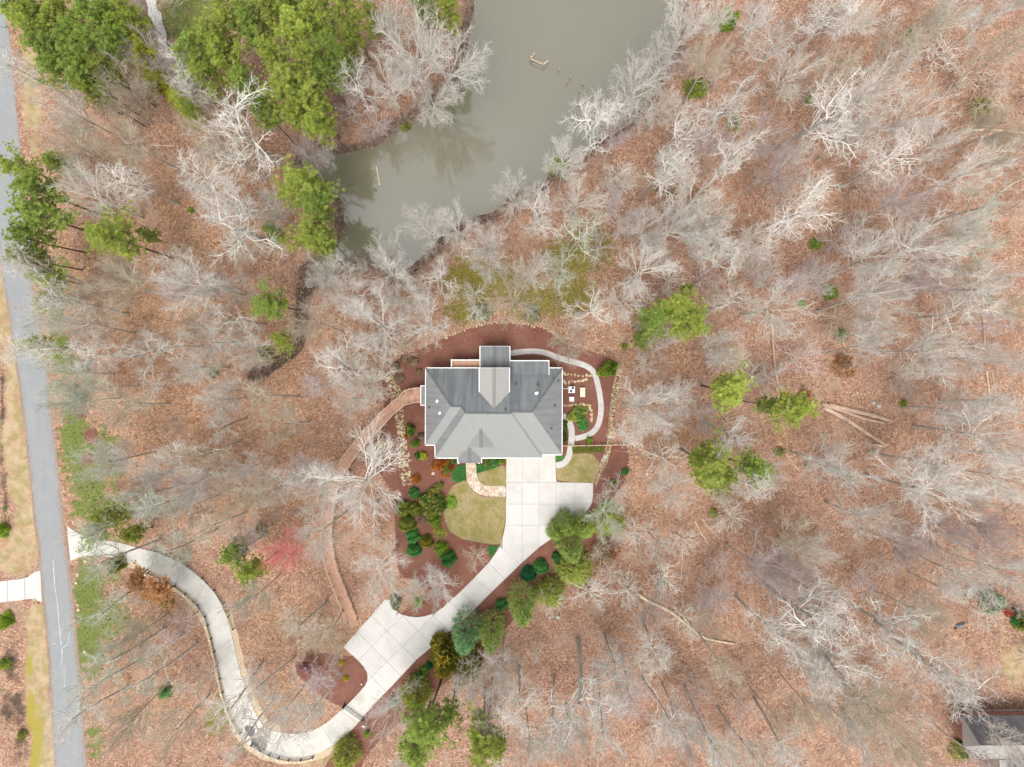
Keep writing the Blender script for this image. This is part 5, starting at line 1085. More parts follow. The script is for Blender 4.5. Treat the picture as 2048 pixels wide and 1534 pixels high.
for px, py, r, h, mat, lab in [(38,328,34,15,'needle_pine','uppermost pine of the roadside row at the left edge, reaching over the road'),(62,372,46,17,'needle_dark','broad pine second from the top of the roadside row at the left edge'),(78,425,46,17,'needle_dark','large pine in the middle of the roadside row at the left edge'),(52,468,40,16,'needle_dark','dark pine second from the bottom of the roadside row at the left edge'),(45,508,34,15,'needle_pine','lowest pine of the roadside row at the left edge'),(112,320,26,11,'needle_dark','small low pine right of the top of the roadside row'),
    (75,548,36,13,'needle_pine','pine behind bare branches beside the road, below the roadside row'),(95,592,30,12,'needle_pine','smaller pine behind bare branches below its larger neighbour beside the road'),(76,690,30,10,'needle_pine','lone pine over the road edge just above the utility boxes'),
    (222,470,52,19.5,'needle_pine','lone round pine with a visible slanting trunk in the left woods'),(286,465,16,13,'needle_dark','tiny pine tuft just right of the lone round pine'),
    (598,368,50,18,'needle_pine','top pine of the tall clump at the left end of the pond'),(630,402,44,18,'needle_dark','right-hand pine of the tall clump at the left end of the pond'),(602,452,50,18,'needle_pine','lower pine of the tall clump at the left end of the pond'),(638,480,30,15,'needle_dark','small lowest pine of the clump at the left end of the pond'),(540,458,22,13,'needle_dark','small pine just left of the tall clump at the pond'),
    (538,600,40,15,'needle_dark','round pine left of the creek'),(550,680,27,11,'needle_pine','small round pine at the bend of the creek'),
    (1302,640,38,16,'needle_dark','left pine of the three-crowned clump in the right woods'),(1348,622,46,17,'needle_pine','middle pine of the three-crowned clump in the right woods'),(1390,642,44,18,'needle_pine','right pine of the three-crowned clump in the right woods'),(1285,676,20,11,'needle_dark','low pine tuft hanging below the left of the three-crowned clump'),
    (1460,772,46,17,'needle_pine','oval pine standing alone right of the garden'),(1542,806,24,13,'needle_dark','smaller dark pine touching the bright pine by the fallen trunks'),(1600,820,42,18,'needle_pine','bright pine at the left end of the fallen trunks'),(1422,922,52,19,'needle_pine','bright ragged pine, left of the touching pair below the oval pine'),(1444,952,34,17,'needle_pine','lower ragged crown of the pair below the oval pine'),(1515,938,34,15,'needle_dark','darker pine, right of the touching pair below the oval pine'),
    (470,1106,27,13,'needle_dark','upper crown of the two green pines beside the driveway curve'),(502,1142,28,14,'needle_pine','lower crown of the two green pines beside the driveway curve'),
    (858,1462,50,18,'needle_dark','broad pine left of the pair at the bottom edge'),(835,1508,44,17,'needle_dark','pine cut by the bottom edge left of its broad neighbour'),(960,1484,48,18,'needle_pine','bright pine right of the pair at the bottom edge'),(898,1440,26,15,'needle_dark','narrow pine between the two broad pines at the bottom edge'),(1000,1500,22,14,'needle_pine','small pine tuft at the bottom edge right of the bright pine')]:
    add_pine(px, py, r*1.05, h, mat, lab)

# feathery and conical evergreens
def cypress(seed, hh=12.0, R=2.2, loose=0.0):
    r = np.random.default_rng(seed); nP = 620; t = r.random(nP)**1.15; az = r.uniform(0, 6.28, nP); prof = R*(1-t)**.62*(1+.13*np.sin(3*az+seed)+.08*np.sin(7*t*6+az)); hz = .3+t*(hh-.4)
    rr = prof*r.uniform(.72, 1.05, nP); base = np.stack([rr*np.cos(az)*.8, rr*np.sin(az)*.8, hz-.3], 1); dr = unit(np.stack([np.cos(az), np.sin(az), 1.15+0*az], 1)+r.normal(size=(nP, 3))*.16); L = r.uniform(.55, 1.05, nP)*(1-.35*t)
    m_ = 26; u = r.random((nP, m_)); cen = base[:, None]+dr[:, None]*(u*L[:, None])[..., None]+r.normal(size=(nP, m_, 3))*.05; dd = unit(dr[:, None]+r.normal(size=(nP, m_, 3))*.42); ct = np.clip(r.normal(.5, .38, nP), 0, 1)
    ti = np.clip(ct[:, None]+.25*(u-.5)+r.normal(size=(nP, m_))*.08, 0, 1)
    V, F_, ti = blades(cen.reshape(-1, 3), dd.reshape(-1, 3), r.uniform(.16, .36, nP*m_), np.full(nP*m_, .028), ti.ravel(), r)
    tk = grow(np.array([[0, 0, -.2]]), np.array([[0, 0, 1.0]]), np.array([hh*.96]), 8, .01, .02, r); T = tubes(tk, np.array([.16]), np.array([.02]), 7)
    return rawmesh('trunk', *T, M['pine_bark'], True), (V, F_, ti), R, hh
CYP = [cypress(500+i)+({},) for i in range(3)]
def dome(seed, n=2600, leaf=.10, rough=.10, flat_=1.0, clumps=0):
    """unit dome shrub: leaves over a lumpy shell"""
    r = np.random.default_rng(seed); d_ = unit(r.normal(size=(n, 3))); d_[:, 2] = np.abs(d_[:, 2])*1.0-.12; d_ = unit(d_)
    k1 = r.normal(size=(3, 5))*3; lump = 1+rough*np.sin(d_@k1+r.uniform(0, 6, 5)).mean(1)*2.2
    rad = lump*(1-np.abs(r.normal(size=n))*.07*(1+rough*6)); cen = d_*rad[:, None]
    if clumps:
        cc = unit(r.normal(size=(clumps, 3))); cc[:, 2] = np.abs(cc[:, 2]); ids = np.argmax(d_@cc.T, 1); ctint = np.clip(r.normal(.5, .32, clumps), 0, 1); ti = ctint[ids]+r.normal(size=n)*.1; dc = 1-np.sum(d_*cc[ids], 1); cen *= (1.04-dc*2.2*rough)[:, None]
    else: ti = .5+.35*np.sin(d_@k1[:, 0]*1.2)+r.normal(size=n)*.2
    a = unit(r.normal(size=(n, 3))+d_*.6); b = unit(np.cross(a, r.normal(size=(n, 3)))); s_ = leaf*r.uniform(.6, 1.3, n)[:, None]
    V = np.stack([cen-b*s_*.45, cen+b*s_*.45, cen+a*s_*1.2], 1).reshape(-1, 3); F_ = np.arange(3*n).reshape(n, 3)
    return V, F_, np.repeat(np.clip(ti, 0, 1), 3)
def core(seed):
    b = boulder_mesh(seed, M['pine_bark'], 12); return b
DOME = {'tight': [dome(i, 3400, .10, .13) for i in range(3)], 'loose': [dome(10+i, 3400, .15, .30, clumps=30) for i in range(3)], 'open': [dome(20+i, 620, .17, .32, clumps=18) for i in range(3)], 'dry': [dome(30+i, 900, .12, .2, clumps=10) for i in range(2)]}
STEM = []
for i in range(2):
    r_ = np.random.default_rng(60+i); st = np.zeros((22, 3)); an = r_.uniform(0, 6.28, 22); P_ = grow(st, np.stack([np.cos(an), np.sin(an), .9+an*0], 1), r_.uniform(.6, .95, 22), 4, .15, .02, r_); STEM.append(rawmesh('stems', *tubes(P_, np.full(22, .035), np.full(22, .012), 4), M['trunk_bark']))
DC = {}
def add_shrub(name, cat, label, px, py, r, hgt, style, mat, grp=None, ry=None, coreon=True, rz=0.0):
    k = rg.randrange(len(DOME[style])); key = (style, k, mat)
    if key not in DC: DC[key] = tint_mesh('foliage', *DOME[style][k], mat)
    zc = hgt*.5; x, y = P2(px, py, zc); g_ = float(gz(x, y)[0]); t = empty(name, label, cat, (x, y, g_), grp, rz)
    rm = r*S*(H-zc)/H; ryy = (ry or r)*S*(H-zc)/H; t.scale = (rm, ryy, hgt)
    obj('foliage', DC[key], t); obj('stems', rg.choice(STEM), t)
    if coreon:
        if (mat, 'core') not in DC:
            b = boulder_mesh(3, M[mat], 12); DC[(mat, 'core')] = b
        o = obj('inner_foliage', DC[(mat, 'core')], t); o.scale = (.84, .84, 1.22); o.location = (0, 0, .05)
    return t
def add_cyp(px, py, r, h, mat, label, grp='feathery evergreens beside the driveway'):
    pr = rg.choice(CYP)
    if mat not in pr[4]: pr[4][mat] = tint_mesh('foliage', *pr[1], mat)
    x, y = P2(px, py, h*.3); place_tree('evergreen_tree', label, 'tree', grp, (x, y, 0), (0, 0), r*S*(H-h*.3)/H/pr[2], h/pr[3], [('trunk', pr[0]), ('foliage', pr[4][mat])])
for a in [(1044,1200,31,13.5,'needle_cypress','tallest bright feathery evergreen leaning over the mulch in the middle of the driveway row'),(934,1258,33,11.5,'needle_blue','blue-green feathery evergreen beside the parking pad'),(984,1256,29,11.5,'needle_cypress','yellowish feathery evergreen just right of the blue-green one'),
          (1138,1088,29,12,'needle_cypress','bright feathery evergreen at the edge of the wide driveway apron'),(1132,1048,26,8,'needle_dark','dark feathery evergreen behind the bright one at the apron edge'),(1165,1052,26,7.5,'needle_dark','low spreading evergreen right of the apron edge'),(1112,1062,20,6,'needle_dark','small feathery evergreen nearest the concrete apron')]: add_cyp(*a)
SH = 'rounded shrubs and evergreens of the garden'
for a in [('evergreen_shrub','shrub','round olive-green evergreen at the right end of the driveway row',1101,1186,32,4.6,'loose','leaf_olive'),('evergreen_shrub','shrub','large golden-green evergreen left of the blue-green feathery one',888,1318,36,5.0,'loose','leaf_gold'),('evergreen_shrub','shrub','golden evergreen tucked below the blue-green feathery one',930,1318,33,4.4,'loose','leaf_gold'),
    ('evergreen_shrub','shrub','soft mid-green evergreen at the lower end of the driveway row',832,1385,32,5.5,'loose','leaf_olive'),('evergreen_shrub','shrub','olive evergreen below the bright feathery one at the apron',1150,1138,40,4.6,'loose','leaf_olive'),('evergreen_shrub','shrub','green evergreen at the bottom edge beside the mulch and the driveway',692,1508,30,4.5,'loose','leaf_olive'),
    ('evergreen_shrub','shrub','dull green spreading shrub under a bare tree right of the apron',1215,1042,38,3.2,'loose','leaf_olive'),('evergreen_shrub','shrub','small grey-green shrub left of the soft evergreen in the lower mulch',790,1405,12,1.6,'loose','leaf_pale'),
    ('clipped_shrub','shrub','emerald clipped ball in the mulch, right of a pair beside the feathery evergreen',1083,1136,15,1.9,'tight','leaf_boxwood'),('clipped_shrub','shrub','emerald clipped ball in the mulch, left of a pair beside the feathery evergreen',1058,1150,15,2.1,'tight','leaf_emerald'),('clipped_shrub','shrub','dark round shrub half hidden by the apron evergreen',1114,1114,10,1.5,'tight','leaf_boxwood'),
    ('clipped_shrub','shrub','dark round shrub on the mulch between the two tallest feathery evergreens',1003,1210,12,1.6,'tight','leaf_boxwood'),('clipped_shrub','shrub','teal-green clipped ball above the soft evergreen of the lower mulch',838,1357,11,1.6,'tight','leaf_emerald'),('clipped_shrub','shrub','bright green clipped shrub left of the golden evergreen',850,1341,9,1.2,'tight','leaf_lime'),('clipped_shrub','shrub','dark green clipped shrub tucked against the golden evergreen',858,1331,7,1.2,'tight','leaf_emerald'),
    ('clipped_shrub','shrub','lone round green ball at the top of the shrub bed',827.5,985.5,11,1.4,'tight','leaf_boxwood'),('clipped_shrub','shrub','left half of the wide olive double shrub',806,1017,17,1.9,'tight','leaf_olive'),('clipped_shrub','shrub','right half of the wide olive double shrub',829,1018,14,1.8,'tight','leaf_olive'),('clipped_shrub','shrub','big mottled dark and yellow-green shrub beside the front lawn',864,1003,27,2.3,'loose','leaf_mixed'),
    ('clipped_shrub','shrub','bright green ball just below the big mottled shrub',868,1042,12,1.5,'tight','leaf_lime'),('clipped_shrub','shrub','olive rounded shrub under the wide olive double shrub',815,1050,17,1.9,'tight','leaf_olive'),('clipped_shrub','shrub','emerald shrub, upper one of two at the left edge of the shrub bed',825,1074,14.5,1.8,'tight','leaf_boxwood'),('clipped_shrub','shrub','emerald shrub, lower one of two at the left edge of the shrub bed',828,1102,14,1.9,'tight','leaf_boxwood'),
    ('clipped_shrub','shrub','brownish-green ball in the middle of the lower shrub bed',854,1085,13,1.6,'tight','leaf_gold'),('clipped_shrub','shrub','yellow-green ball right of the brownish-green ball',882,1097,14,1.6,'tight','leaf_lime'),('clipped_shrub','shrub','largest emerald ball at the bottom right of the shrub bed',895,1119,16.5,2.4,'tight','leaf_boxwood'),
    ('garden_shrub','shrub','tiny green shrub beside the round white boulder',882,971,6,.9,'loose','leaf_lime'),('garden_shrub','shrub','loose low green plants at the left rim of the front lawn',904,1003,13,.7,'open','leaf_lime'),('garden_shrub','shrub','speckled low plant patch below the bright green ball',880,1064,13,.35,'open','leaf_gold'),
    ('garden_shrub','shrub','orange and green bush at the front corner of the house',880,929,14,1.5,'loose','leaf_orange'),('garden_shrub','shrub','green bush between the orange bush and the red one',893,937,10,1.2,'loose','leaf_olive'),('garden_shrub','shrub','low orange bush below the green one at the front corner',892,948,8,.9,'loose','leaf_orange'),('garden_shrub','shrub','small red bush beside the green ground cover by the porch',903,934,5.5,.9,'loose','leaf_red'),
    ('garden_shrub','shrub','orange bush at the foot of the wide dry creek bed',832,957,9,1.1,'loose','leaf_orange'),('garden_shrub','shrub','yellow-leaved bush west of the house corner',847,911,9,1.1,'open','leaf_yellow'),('garden_shrub','shrub','small dark green bush left of the yellow-leaved bush',835,911,6.5,1.0,'loose','leaf_boxwood'),('garden_shrub','shrub','bright green bush, upper one of two west of the house',820,861,11,1.5,'loose','leaf_mixed'),('garden_shrub','shrub','bright green bush, lower one of two west of the house',831,887,8.5,1.3,'loose','leaf_lime'),
    ('garden_shrub','shrub','little reddish bush against the bright green bush west of the house',811,873,4.5,.7,'open','leaf_orange'),('garden_shrub','shrub','small dark bush in the mulch below the boardwalk',746,897,6,.9,'loose','leaf_boxwood'),('garden_shrub','shrub','yellow-green sprawling bush right of the small dark bush below the boardwalk',767,886,8,.8,'open','leaf_yellow'),('garden_shrub','shrub','orange tuft between the two bushes below the boardwalk',755,889,3.5,.5,'open','leaf_orange'),
    ('dry_shrub','shrub','dry twiggy shrub in the mulch north-west of the house, left one',791,732,10,1.1,'dry','leaf_dry'),('dry_shrub','shrub','dry twiggy shrub in the mulch north-west of the house, middle one',809,718,9,1.1,'dry','leaf_dry'),('dry_shrub','shrub','largest dry twiggy shrub in the mulch north-west of the house',828,724,11,1.2,'dry','leaf_dry'),('dry_shrub','shrub','small dry shrub nearest the house corner in the north-west mulch',838,743,7,.9,'dry','leaf_dry'),('dry_shrub','shrub','dry shrub against the west wall of the house',842,873,8,1.1,'dry','leaf_dry'),('dry_shrub','shrub','dry shrub beside the top of the wide dry creek bed',800,757,10,1.0,'dry','leaf_dry'),('dry_shrub','shrub','sparse dry shrub below the big mottled shrub',845,1040,9,.9,'dry','leaf_dry'),('dry_shrub','shrub','straw-coloured tuft in the mulch left of the lone round ball',799,995,5,.5,'dry','leaf_dry'),
    ('garden_shrub','shrub','spreading dark green juniper inside the loop of the garden path',1156,828,17,1.0,'loose','leaf_mixed'),('garden_shrub','shrub','lower lobe of the dark green juniper bed, nearest the path fork',1166,849,11,.9,'loose','leaf_boxwood'),('garden_shrub','shrub','yellow-green bush just north of the wooden fence',1178.6,883,7.5,1.0,'loose','leaf_lime'),('garden_shrub','shrub','small dark green bush in the mulch at the east rim',1251,944,7,1.0,'loose','leaf_boxwood'),('garden_shrub','shrub','small bright green bush in the mulch right of the apron corner',1227,967,6.5,1.0,'loose','leaf_lime'),
    ('garden_shrub','shrub','yellow-green tuft in the mulch below the gate',734,1469,7.5,1.0,'open','leaf_lime'),('garden_shrub','shrub','yellowish plant in the pavilion mulch bed, upper one',682,1327,6.5,.7,'open','leaf_yellow'),('garden_shrub','shrub','yellowish plant in the pavilion mulch bed, lower one',691,1358,6.5,.7,'open','leaf_yellow'),('garden_shrub','shrub','green shrub in the island above the parking pad, left one',790,1206,13,1.3,'loose','leaf_pale'),('garden_shrub','shrub','green shrub in the island above the parking pad, right one',838,1203,11,1.3,'open','leaf_lime'),
    ('hedge_bush','shrub','dark evergreen bush against the front wall right of the porch',974,922,10,1.3,'loose','leaf_mixed'),('hedge_bush','shrub','second dark evergreen bush against the front wall, nearer the driveway',990,921,9,1.2,'loose','leaf_boxwood'),('hedge_bush','shrub','brighter green bush beside the driveway corner at the front wall',1004,922,7,1.2,'loose','leaf_lime'),('hedge_bush','shrub','dark bush against the front wall left of the porch',907,921,9,1.1,'loose','leaf_mixed')]:
    if a[0] == 'evergreen_shrub' and a[5] >= 28 and 'olive' in a[8]:
        pr = rg.choice(CYP)
        if a[8] not in pr[4]: pr[4][a[8]] = tint_mesh('foliage', *pr[1], a[8])
        x, y = P2(a[3], a[4], a[6]*.4); g_ = empty('evergreen_shrub', a[2], 'shrub', (x, y, 0), SH); g_.scale = (a[5]*S*.97/pr[2],)*2+(a[6]*1.15/pr[3],); obj('trunk', pr[0], g_); obj('foliage', pr[4][a[8]], g_); continue
    add_shrub(*a, grp=SH)
for i, py in enumerate((848, 858, 868, 878)): add_shrub('hedge_bush', 'shrub', ['northernmost', 'second from the north', 'third from the north', 'southernmost'][i]+' bush of the narrow hedge between the east wall and the path', 1129, py, 6, 1.1, 'loose', 'leaf_mixed', SH, 7.5)
# low green ground cover beside the porch: leafy mats
def mat_cover(name, label, px_poly, n, mat, hgt=.18, leaf=.10):
    pl = poly2(px_poly); x0, y0 = pl.min(0); x1, y1 = pl.max(0); r = np.random.default_rng(len(label)); p = r.random((n*3, 2))*(x1-x0, y1-y0)+(x0, y0); p = p[inside(pl, p[:, 0], p[:, 1])][:n]; m_ = len(p)
    c_ = np.c_[p, .03+r.random(m_)*hgt]; a = unit(r.normal(size=(m_, 3))+(0, 0, .5)); b = unit(np.cross(a, r.normal(size=(m_, 3)))); s_ = leaf*r.uniform(.6, 1.3, m_)[:, None]
    V = np.stack([c_-b*s_*.4, c_+b*s_*.4, c_+a*s_], 1).reshape(-1, 3); o = obj(name, tint_mesh(name, V, np.arange(3*m_).reshape(-1, 3), np.repeat(r.random(m_), 3), mat)); prop(o, label, 'ground cover', None, 'stuff')
for lb, pp_, mt, n in (('emerald ground cover west of the porch walk', [(912,933),(931,928),(932,960),(916,965),(903,960),(905,942)], 'leaf_boxwood', 9000), ('emerald ground cover east of the porch walk', [(953,929),(999,929),(990,936),(954,946)], 'leaf_boxwood', 6000), ('emerald ground cover wedge at the lower corner of the front lawn', [(976,1091.5),(998,1092),(983,1115),(977,1105)], 'leaf_boxwood', 3500),
                       ('leafy strip along the fence above the side lawn', [(1144,893.5),(1207,893),(1206,904),(1145,904.5)], 'leaf_olive', 7000)):
    mat_cover('ground_cover', lb, pp_, n, mt)
# woodland shrubs and odd evergreens
for a in [('bright_tree','tree','small bright lime-green rounded tree at the north-east edge of the garden',1217.5,738,17,3.2,'loose','leaf_lime'),('yellow_tree','tree','large yellow-green leafing tree below the gravel lane at the top left',277,100,50,12,'loose','leaf_yellowgreen'),('yellow_tree','tree','smaller yellow-green leafing tree below right of the large one',318,158,42,10,'loose','leaf_yellowgreen'),('yellow_tree','tree','thin yellow-green tree at the lower right end of the yellow-green group',352,196,30,9,'open','leaf_yellowgreen'),
    ('beech_tree','tree','young tree still holding orange-brown leaves inside the driveway bend',312,1188,34,6.5,'loose','leaf_beech'),('beech_tree','tree','darker brown-leaved young tree above left of the orange-brown one',268,1158,26,5,'open','leaf_beech'),('beech_tree','tree','small orange-leaved sapling at the left end of the fallen trunks',1618,790,12,3,'open','leaf_beech'),('beech_tree','tree','orange-leaved sapling on the leaf floor above the fallen trunks',1700,728,22,3.5,'open','leaf_beech'),('beech_tree','tree','tan-leaved sapling right of the apron evergreens',1210,1110,28,3.5,'open','leaf_beech'),
    ('evergreen_tree','tree','wispy green evergreen over the driveway entrance',176,1068,34,7,'open','needle_cypress'),('evergreen_tree','tree','dense green evergreen above the driveway entrance',218,1030,38,8,'loose','leaf_olive'),('evergreen_tree','tree','lower branches evergreen beside the driveway entrance, nearest the curve',258,1072,30,6,'open','leaf_olive'),('evergreen_tree','tree','dark small evergreen inside the driveway entrance curve',230,1128,15,2.6,'loose','leaf_olive'),
    ('woodland_shrub','shrub','bright green shrub near the top edge right of the pond',1457,35,21,2.2,'loose','leaf_lime'),('woodland_shrub','shrub','yellow-green shrub right of the pond bank below the top edge',1392,172,25,2.2,'open','leaf_lime'),('woodland_shrub','shrub','olive shrub at the foot of the forked oak',1473,238,15,1.5,'open','leaf_olive'),('woodland_shrub','shrub','small bright shrub alone on the leaves of the right woods',1663,582,14,1.8,'loose','leaf_lime'),('woodland_shrub','shrub','dark green shrub in the brush at the upper right',1962,215,20,2.0,'open','leaf_olive'),
    ('woodland_shrub','shrub','green shrub on the lower pond bank overhung by a bare tree',1120,330,22,2.4,'open','leaf_lime'),('woodland_shrub','shrub','small yellow-green shrub on the upper left pond bank',810,245,9,1.4,'loose','leaf_olive'),('woodland_shrub','shrub','pale green shrub above the mulch garden, left one',962,625,22,2.0,'open','leaf_pale'),('woodland_shrub','shrub','pale green shrub above the mulch garden, right one',1066,625,18,2.0,'open','leaf_pale'),('woodland_shrub','shrub','white-flowering shrub by the big flat rock at the right',1985,1205,22,2.8,'loose','leaf_pale'),('woodland_shrub','shrub','red-budding bush right of the white-flowering shrub',2014,1222,8,1.4,'open','leaf_red'),
    ('woodland_shrub','shrub','dark green shrub at the right edge above the neighbouring house',2042,1240,18,2.5,'loose','leaf_mixed'),('woodland_shrub','shrub','yellow-green shrub above left of the oval pine',1250,692,8,1.2,'open','leaf_lime'),('woodland_shrub','shrub','small yellow-green tuft above the three-crowned pine clump',1375,580,14,1.8,'open','leaf_lime'),('woodland_shrub','shrub','small green tuft left of the creekside pine',422,745,9,1.2,'open','leaf_boxwood'),('woodland_shrub','shrub','yellow-green tuft in the orange woods below the white oak',378,418,7,1.0,'open','leaf_lime'),
    ('woodland_shrub','shrub','small green shrub left of the lower left trees',372,1000,9,1.0,'open','leaf_olive'),('woodland_shrub','shrub','green shrub below the double pine',1430,1025,9,1.2,'open','leaf_lime'),('woodland_shrub','shrub','green shrub above the dark log right of the double pine',1562,905,10,1.4,'open','leaf_lime'),('woodland_shrub','shrub','small green shrub on the open leaf floor',1813,806,8,1.0,'open','leaf_olive'),('woodland_shrub','shrub','yellow-green shrub in the woods above the open leaf floor',1690,668,14,1.4,'open','leaf_lime'),('woodland_shrub','shrub','green tuft beside the dark rotten trunk',1605,607,9,1.2,'open','leaf_lime'),
    ('woodland_shrub','shrub','green shrub at the edge of the orange clearing',1648,545,8,1.0,'open','leaf_lime'),('woodland_shrub','shrub','pale green shrub below the bottom bend evergreen',1325,1168,10,1.0,'open','leaf_pale'),('woodland_shrub','shrub','green bush left of the neighbouring house',1925,1500,20,2.0,'open','leaf_mixed'),('woodland_shrub','shrub','green shrub in the lower left woods beside a grey trunk',330,1385,14,1.5,'open','leaf_boxwood'),('woodland_shrub','shrub','green shrub at the left edge above the neighbouring driveway',4,1062,12,1.5,'loose','leaf_lime'),('woodland_shrub','shrub','green shrub at the left edge below the neighbouring driveway',8,1240,15,1.6,'loose','leaf_lime'),
    ('woodland_shrub','shrub','pale shrub at the left edge further down the road',6,1330,13,1.4,'open','leaf_lime'),('woodland_shrub','shrub','lowest green shrub on the left edge in the dark brush',42,1470,10,1.2,'open','leaf_olive'),('woodland_shrub','shrub','dark evergreen bush beside the gravel lane',272,34,11,1.6,'loose','leaf_boxwood'),('woodland_shrub','shrub','green shrub below the orange-leaved tree by the driveway',335,1205,12,1.8,'open','leaf_olive'),('woodland_shrub','shrub','olive shrub in the leaves near the pink budding tree',525,1058,14,1.6,'open','leaf_olive'),
    ('woodland_shrub','shrub','olive shrub beside the round creekside pine',528,705,18,1.5,'open','leaf_olive'),('woodland_shrub','shrub','small bright shrub in the upper right brush',1826,65,12,1.5,'open','leaf_lime'),('woodland_shrub','shrub','yellow-green shrub right of the leaning grey trunk',1632,487,14,1.2,'open','leaf_lime'),('woodland_shrub','shrub','yellow-green low shrub at the upper right clearing',1622,195,10,1.2,'open','leaf_lime'),('woodland_shrub','shrub','green shrub at the foot of a big tree right of the long lying trunk',1981,597,10,1.2,'open','leaf_olive')]:
    if a[6] >= 5: add_pine(a[3], a[4], a[5], a[6]+1.5, a[8], a[2], 'shrubs and young green trees in the woods', a[0]); continue
    coreon = a[7] == 'loose' and a[6] < 3; t_ = add_shrub(*a, grp='shrubs and young green trees in the woods', coreon=coreon)
    if a[6] >= 5:      # taller ones: foliage lifted on a trunk
        for ch in t_.children: ch.location = (0, 0, .15)
# ------------------------------------------------------------------ things nobody could count
r = np.random.default_rng(77); n = 2900
xy = np.c_[r.uniform(-80, 80, n*2), r.uniform(-60, 60, n*2)]
for _k in range(3):
    q_b = POND[r.integers(0, len(POND), 500)]+r.normal(size=(500, 2))*1.4; xy = np.r_[q_b, xy]
def in_woods(xy):
    m_ = ~inside(POND, xy[:, 0], xy[:, 1]) & ~inside(MB_, xy[:, 0], xy[:, 1])
    for h_ in HARD: m_ &= ~inside(h_, xy[:, 0], xy[:, 1])
    m_ &= (dist_poly(ROAD, xy[:, 0], xy[:, 1]) > 3.2) & (xy[:, 0] > -69+np.maximum(0, (30-xy[:, 1]))*.10) & (dist_poly(STRIP2, xy[:, 0], xy[:, 1]) > 1.0)
    m_ &= (np.min(np.hypot(xy[:, 0][:, None]-BWL[::8, 0][None], xy[:, 1][:, None]-BWL[::8, 1][None]), 1) > 1.0)
    return m_
xy = xy[in_woods(xy)][:n]; n = len(xy); gzz = gz(xy[:, 0], xy[:, 1]); hb = r.uniform(.8, 2.6, n)
st = np.repeat(np.c_[xy, gzz], 7, 0); st[:, :2] += r.normal(size=(n*7, 2))*.08; an = r.uniform(0, 6.28, n*7)
Lb = grow(st, np.stack([np.cos(an)*.65, np.sin(an)*.65, np.full(n*7, 1.0)], 1), np.repeat(hb, 7)*r.uniform(.6, 1.1, n*7), 3, .16, .02, r)
s2 = kids(Lb, 3, .3, 1, (25, 50), r, (.3, .9), taper=.3); L2b = grow(*s2[:3], 2, .1, .02, r)
Ub = join([tubes(Lb, np.full(len(Lb), .018), np.full(len(Lb), .008), 3), tubes(L2b, np.full(len(L2b), .011), np.full(len(L2b), .006), 3)])
prop(obj('underbrush', rawmesh('underbrush', Ub[0], Ub[1], M['brush'])), 'thin twiggy underbrush all through the woods', 'underbrush', None, 'stuff')
# fallen sticks and branches lying on the leaves
n = 900; xy = np.c_[r.uniform(-80, 80, n*2), r.uniform(-60, 60, n*2)]; xy = xy[in_woods(xy)][:n]; n = len(xy); an = r.uniform(0, 6.28, n)
Ls = grow(np.c_[xy, gz(xy[:, 0], xy[:, 1])+.08], np.stack([np.cos(an), np.sin(an), an*0], 1), r.uniform(.8, 4.5, n)**1.0, 4, .10, 0, r); Ls[:, :, 2] = gz(Ls[:, :, 0].ravel(), Ls[:, :, 1].ravel()).reshape(n, 4)+.07
prop(obj('fallen_sticks', rawmesh('fallen_sticks', *tubes(Ls, r.uniform(.02, .055, n), np.full(n, .012), 4), M['pale_log'])), 'sticks and small branches lying on the forest floor', 'sticks', None, 'stuff')
# loose leaves: on the litter, and scattered on concrete, mulch and water
def scatter_leaves(name, label, xy, z_, size, mat):
    n = len(xy); r_ = np.random.default_rng(n); a = r_.uniform(0, 6.28, n); s_ = size*r_.uniform(.6, 1.4, n); k = np.array([(1, 0), (0, .55), (-1, 0), (0, -.55)])
    ca, sa = np.cos(a), np.sin(a); u = k[None, :, 0]*s_[:, None]; v = k[None, :, 1]*s_[:, None]
    V = np.stack([xy[:, 0][:, None]+u*ca[:, None]-v*sa[:, None], xy[:, 1][:, None]+u*sa[:, None]+v*ca[:, None], z_[:, None]+r_.uniform(-.25, .45, (n, 4))*s_[:, None]], -1).reshape(-1, 3)
    o = obj(name, tint_mesh(name, V, np.arange(4*n).reshape(n, 4), np.repeat(np.clip(r_.beta(1.6, 1.8, n), 0, 1), 4), mat)); prop(o, label, 'leaves', None, 'stuff')
n = 105000; xy = np.c_[r.uniform(-79, 79, n), r.uniform(-60, 60, n)]; xy = xy[in_woods(xy)]; scatter_leaves('leaf_litter', 'brown and orange dead leaves covering the forest floor', xy, gz(xy[:, 0], xy[:, 1])+.06, .10, 'litter')
q = np.c_[r.uniform(-37, 18, 9000), r.uniform(-56, -4, 9000)]; q = q[inside(PAD, q[:, 0], q[:, 1]) | inside(STRIP2, q[:, 0], q[:, 1])]; w_ = q[:, 1] < -46; keep = (r.random(len(q)) < np.where(w_ & (q[:, 0] < -22), .8, .07)); q = q[keep]
scatter_leaves('driveway_leaves', 'dead leaves blown onto the lower driveway', q, np.full(len(q), .10), .07, 'litter')
q = np.c_[r.uniform(-33, 17, 9000), r.uniform(-52, 9, 9000)]; q = q[inside(MB_, q[:, 0], q[:, 1]) & ~inside(HOUSE, q[:, 0], q[:, 1])]; dq = dist_poly(MB_, q[:, 0], q[:, 1]); q = q[r.random(len(q)) < np.where(dq < 1.6, 1.0, .4)]; scatter_leaves('mulch_leaves', 'scattered leaves on the red mulch', q, np.full(len(q), .045), .045, 'litter')
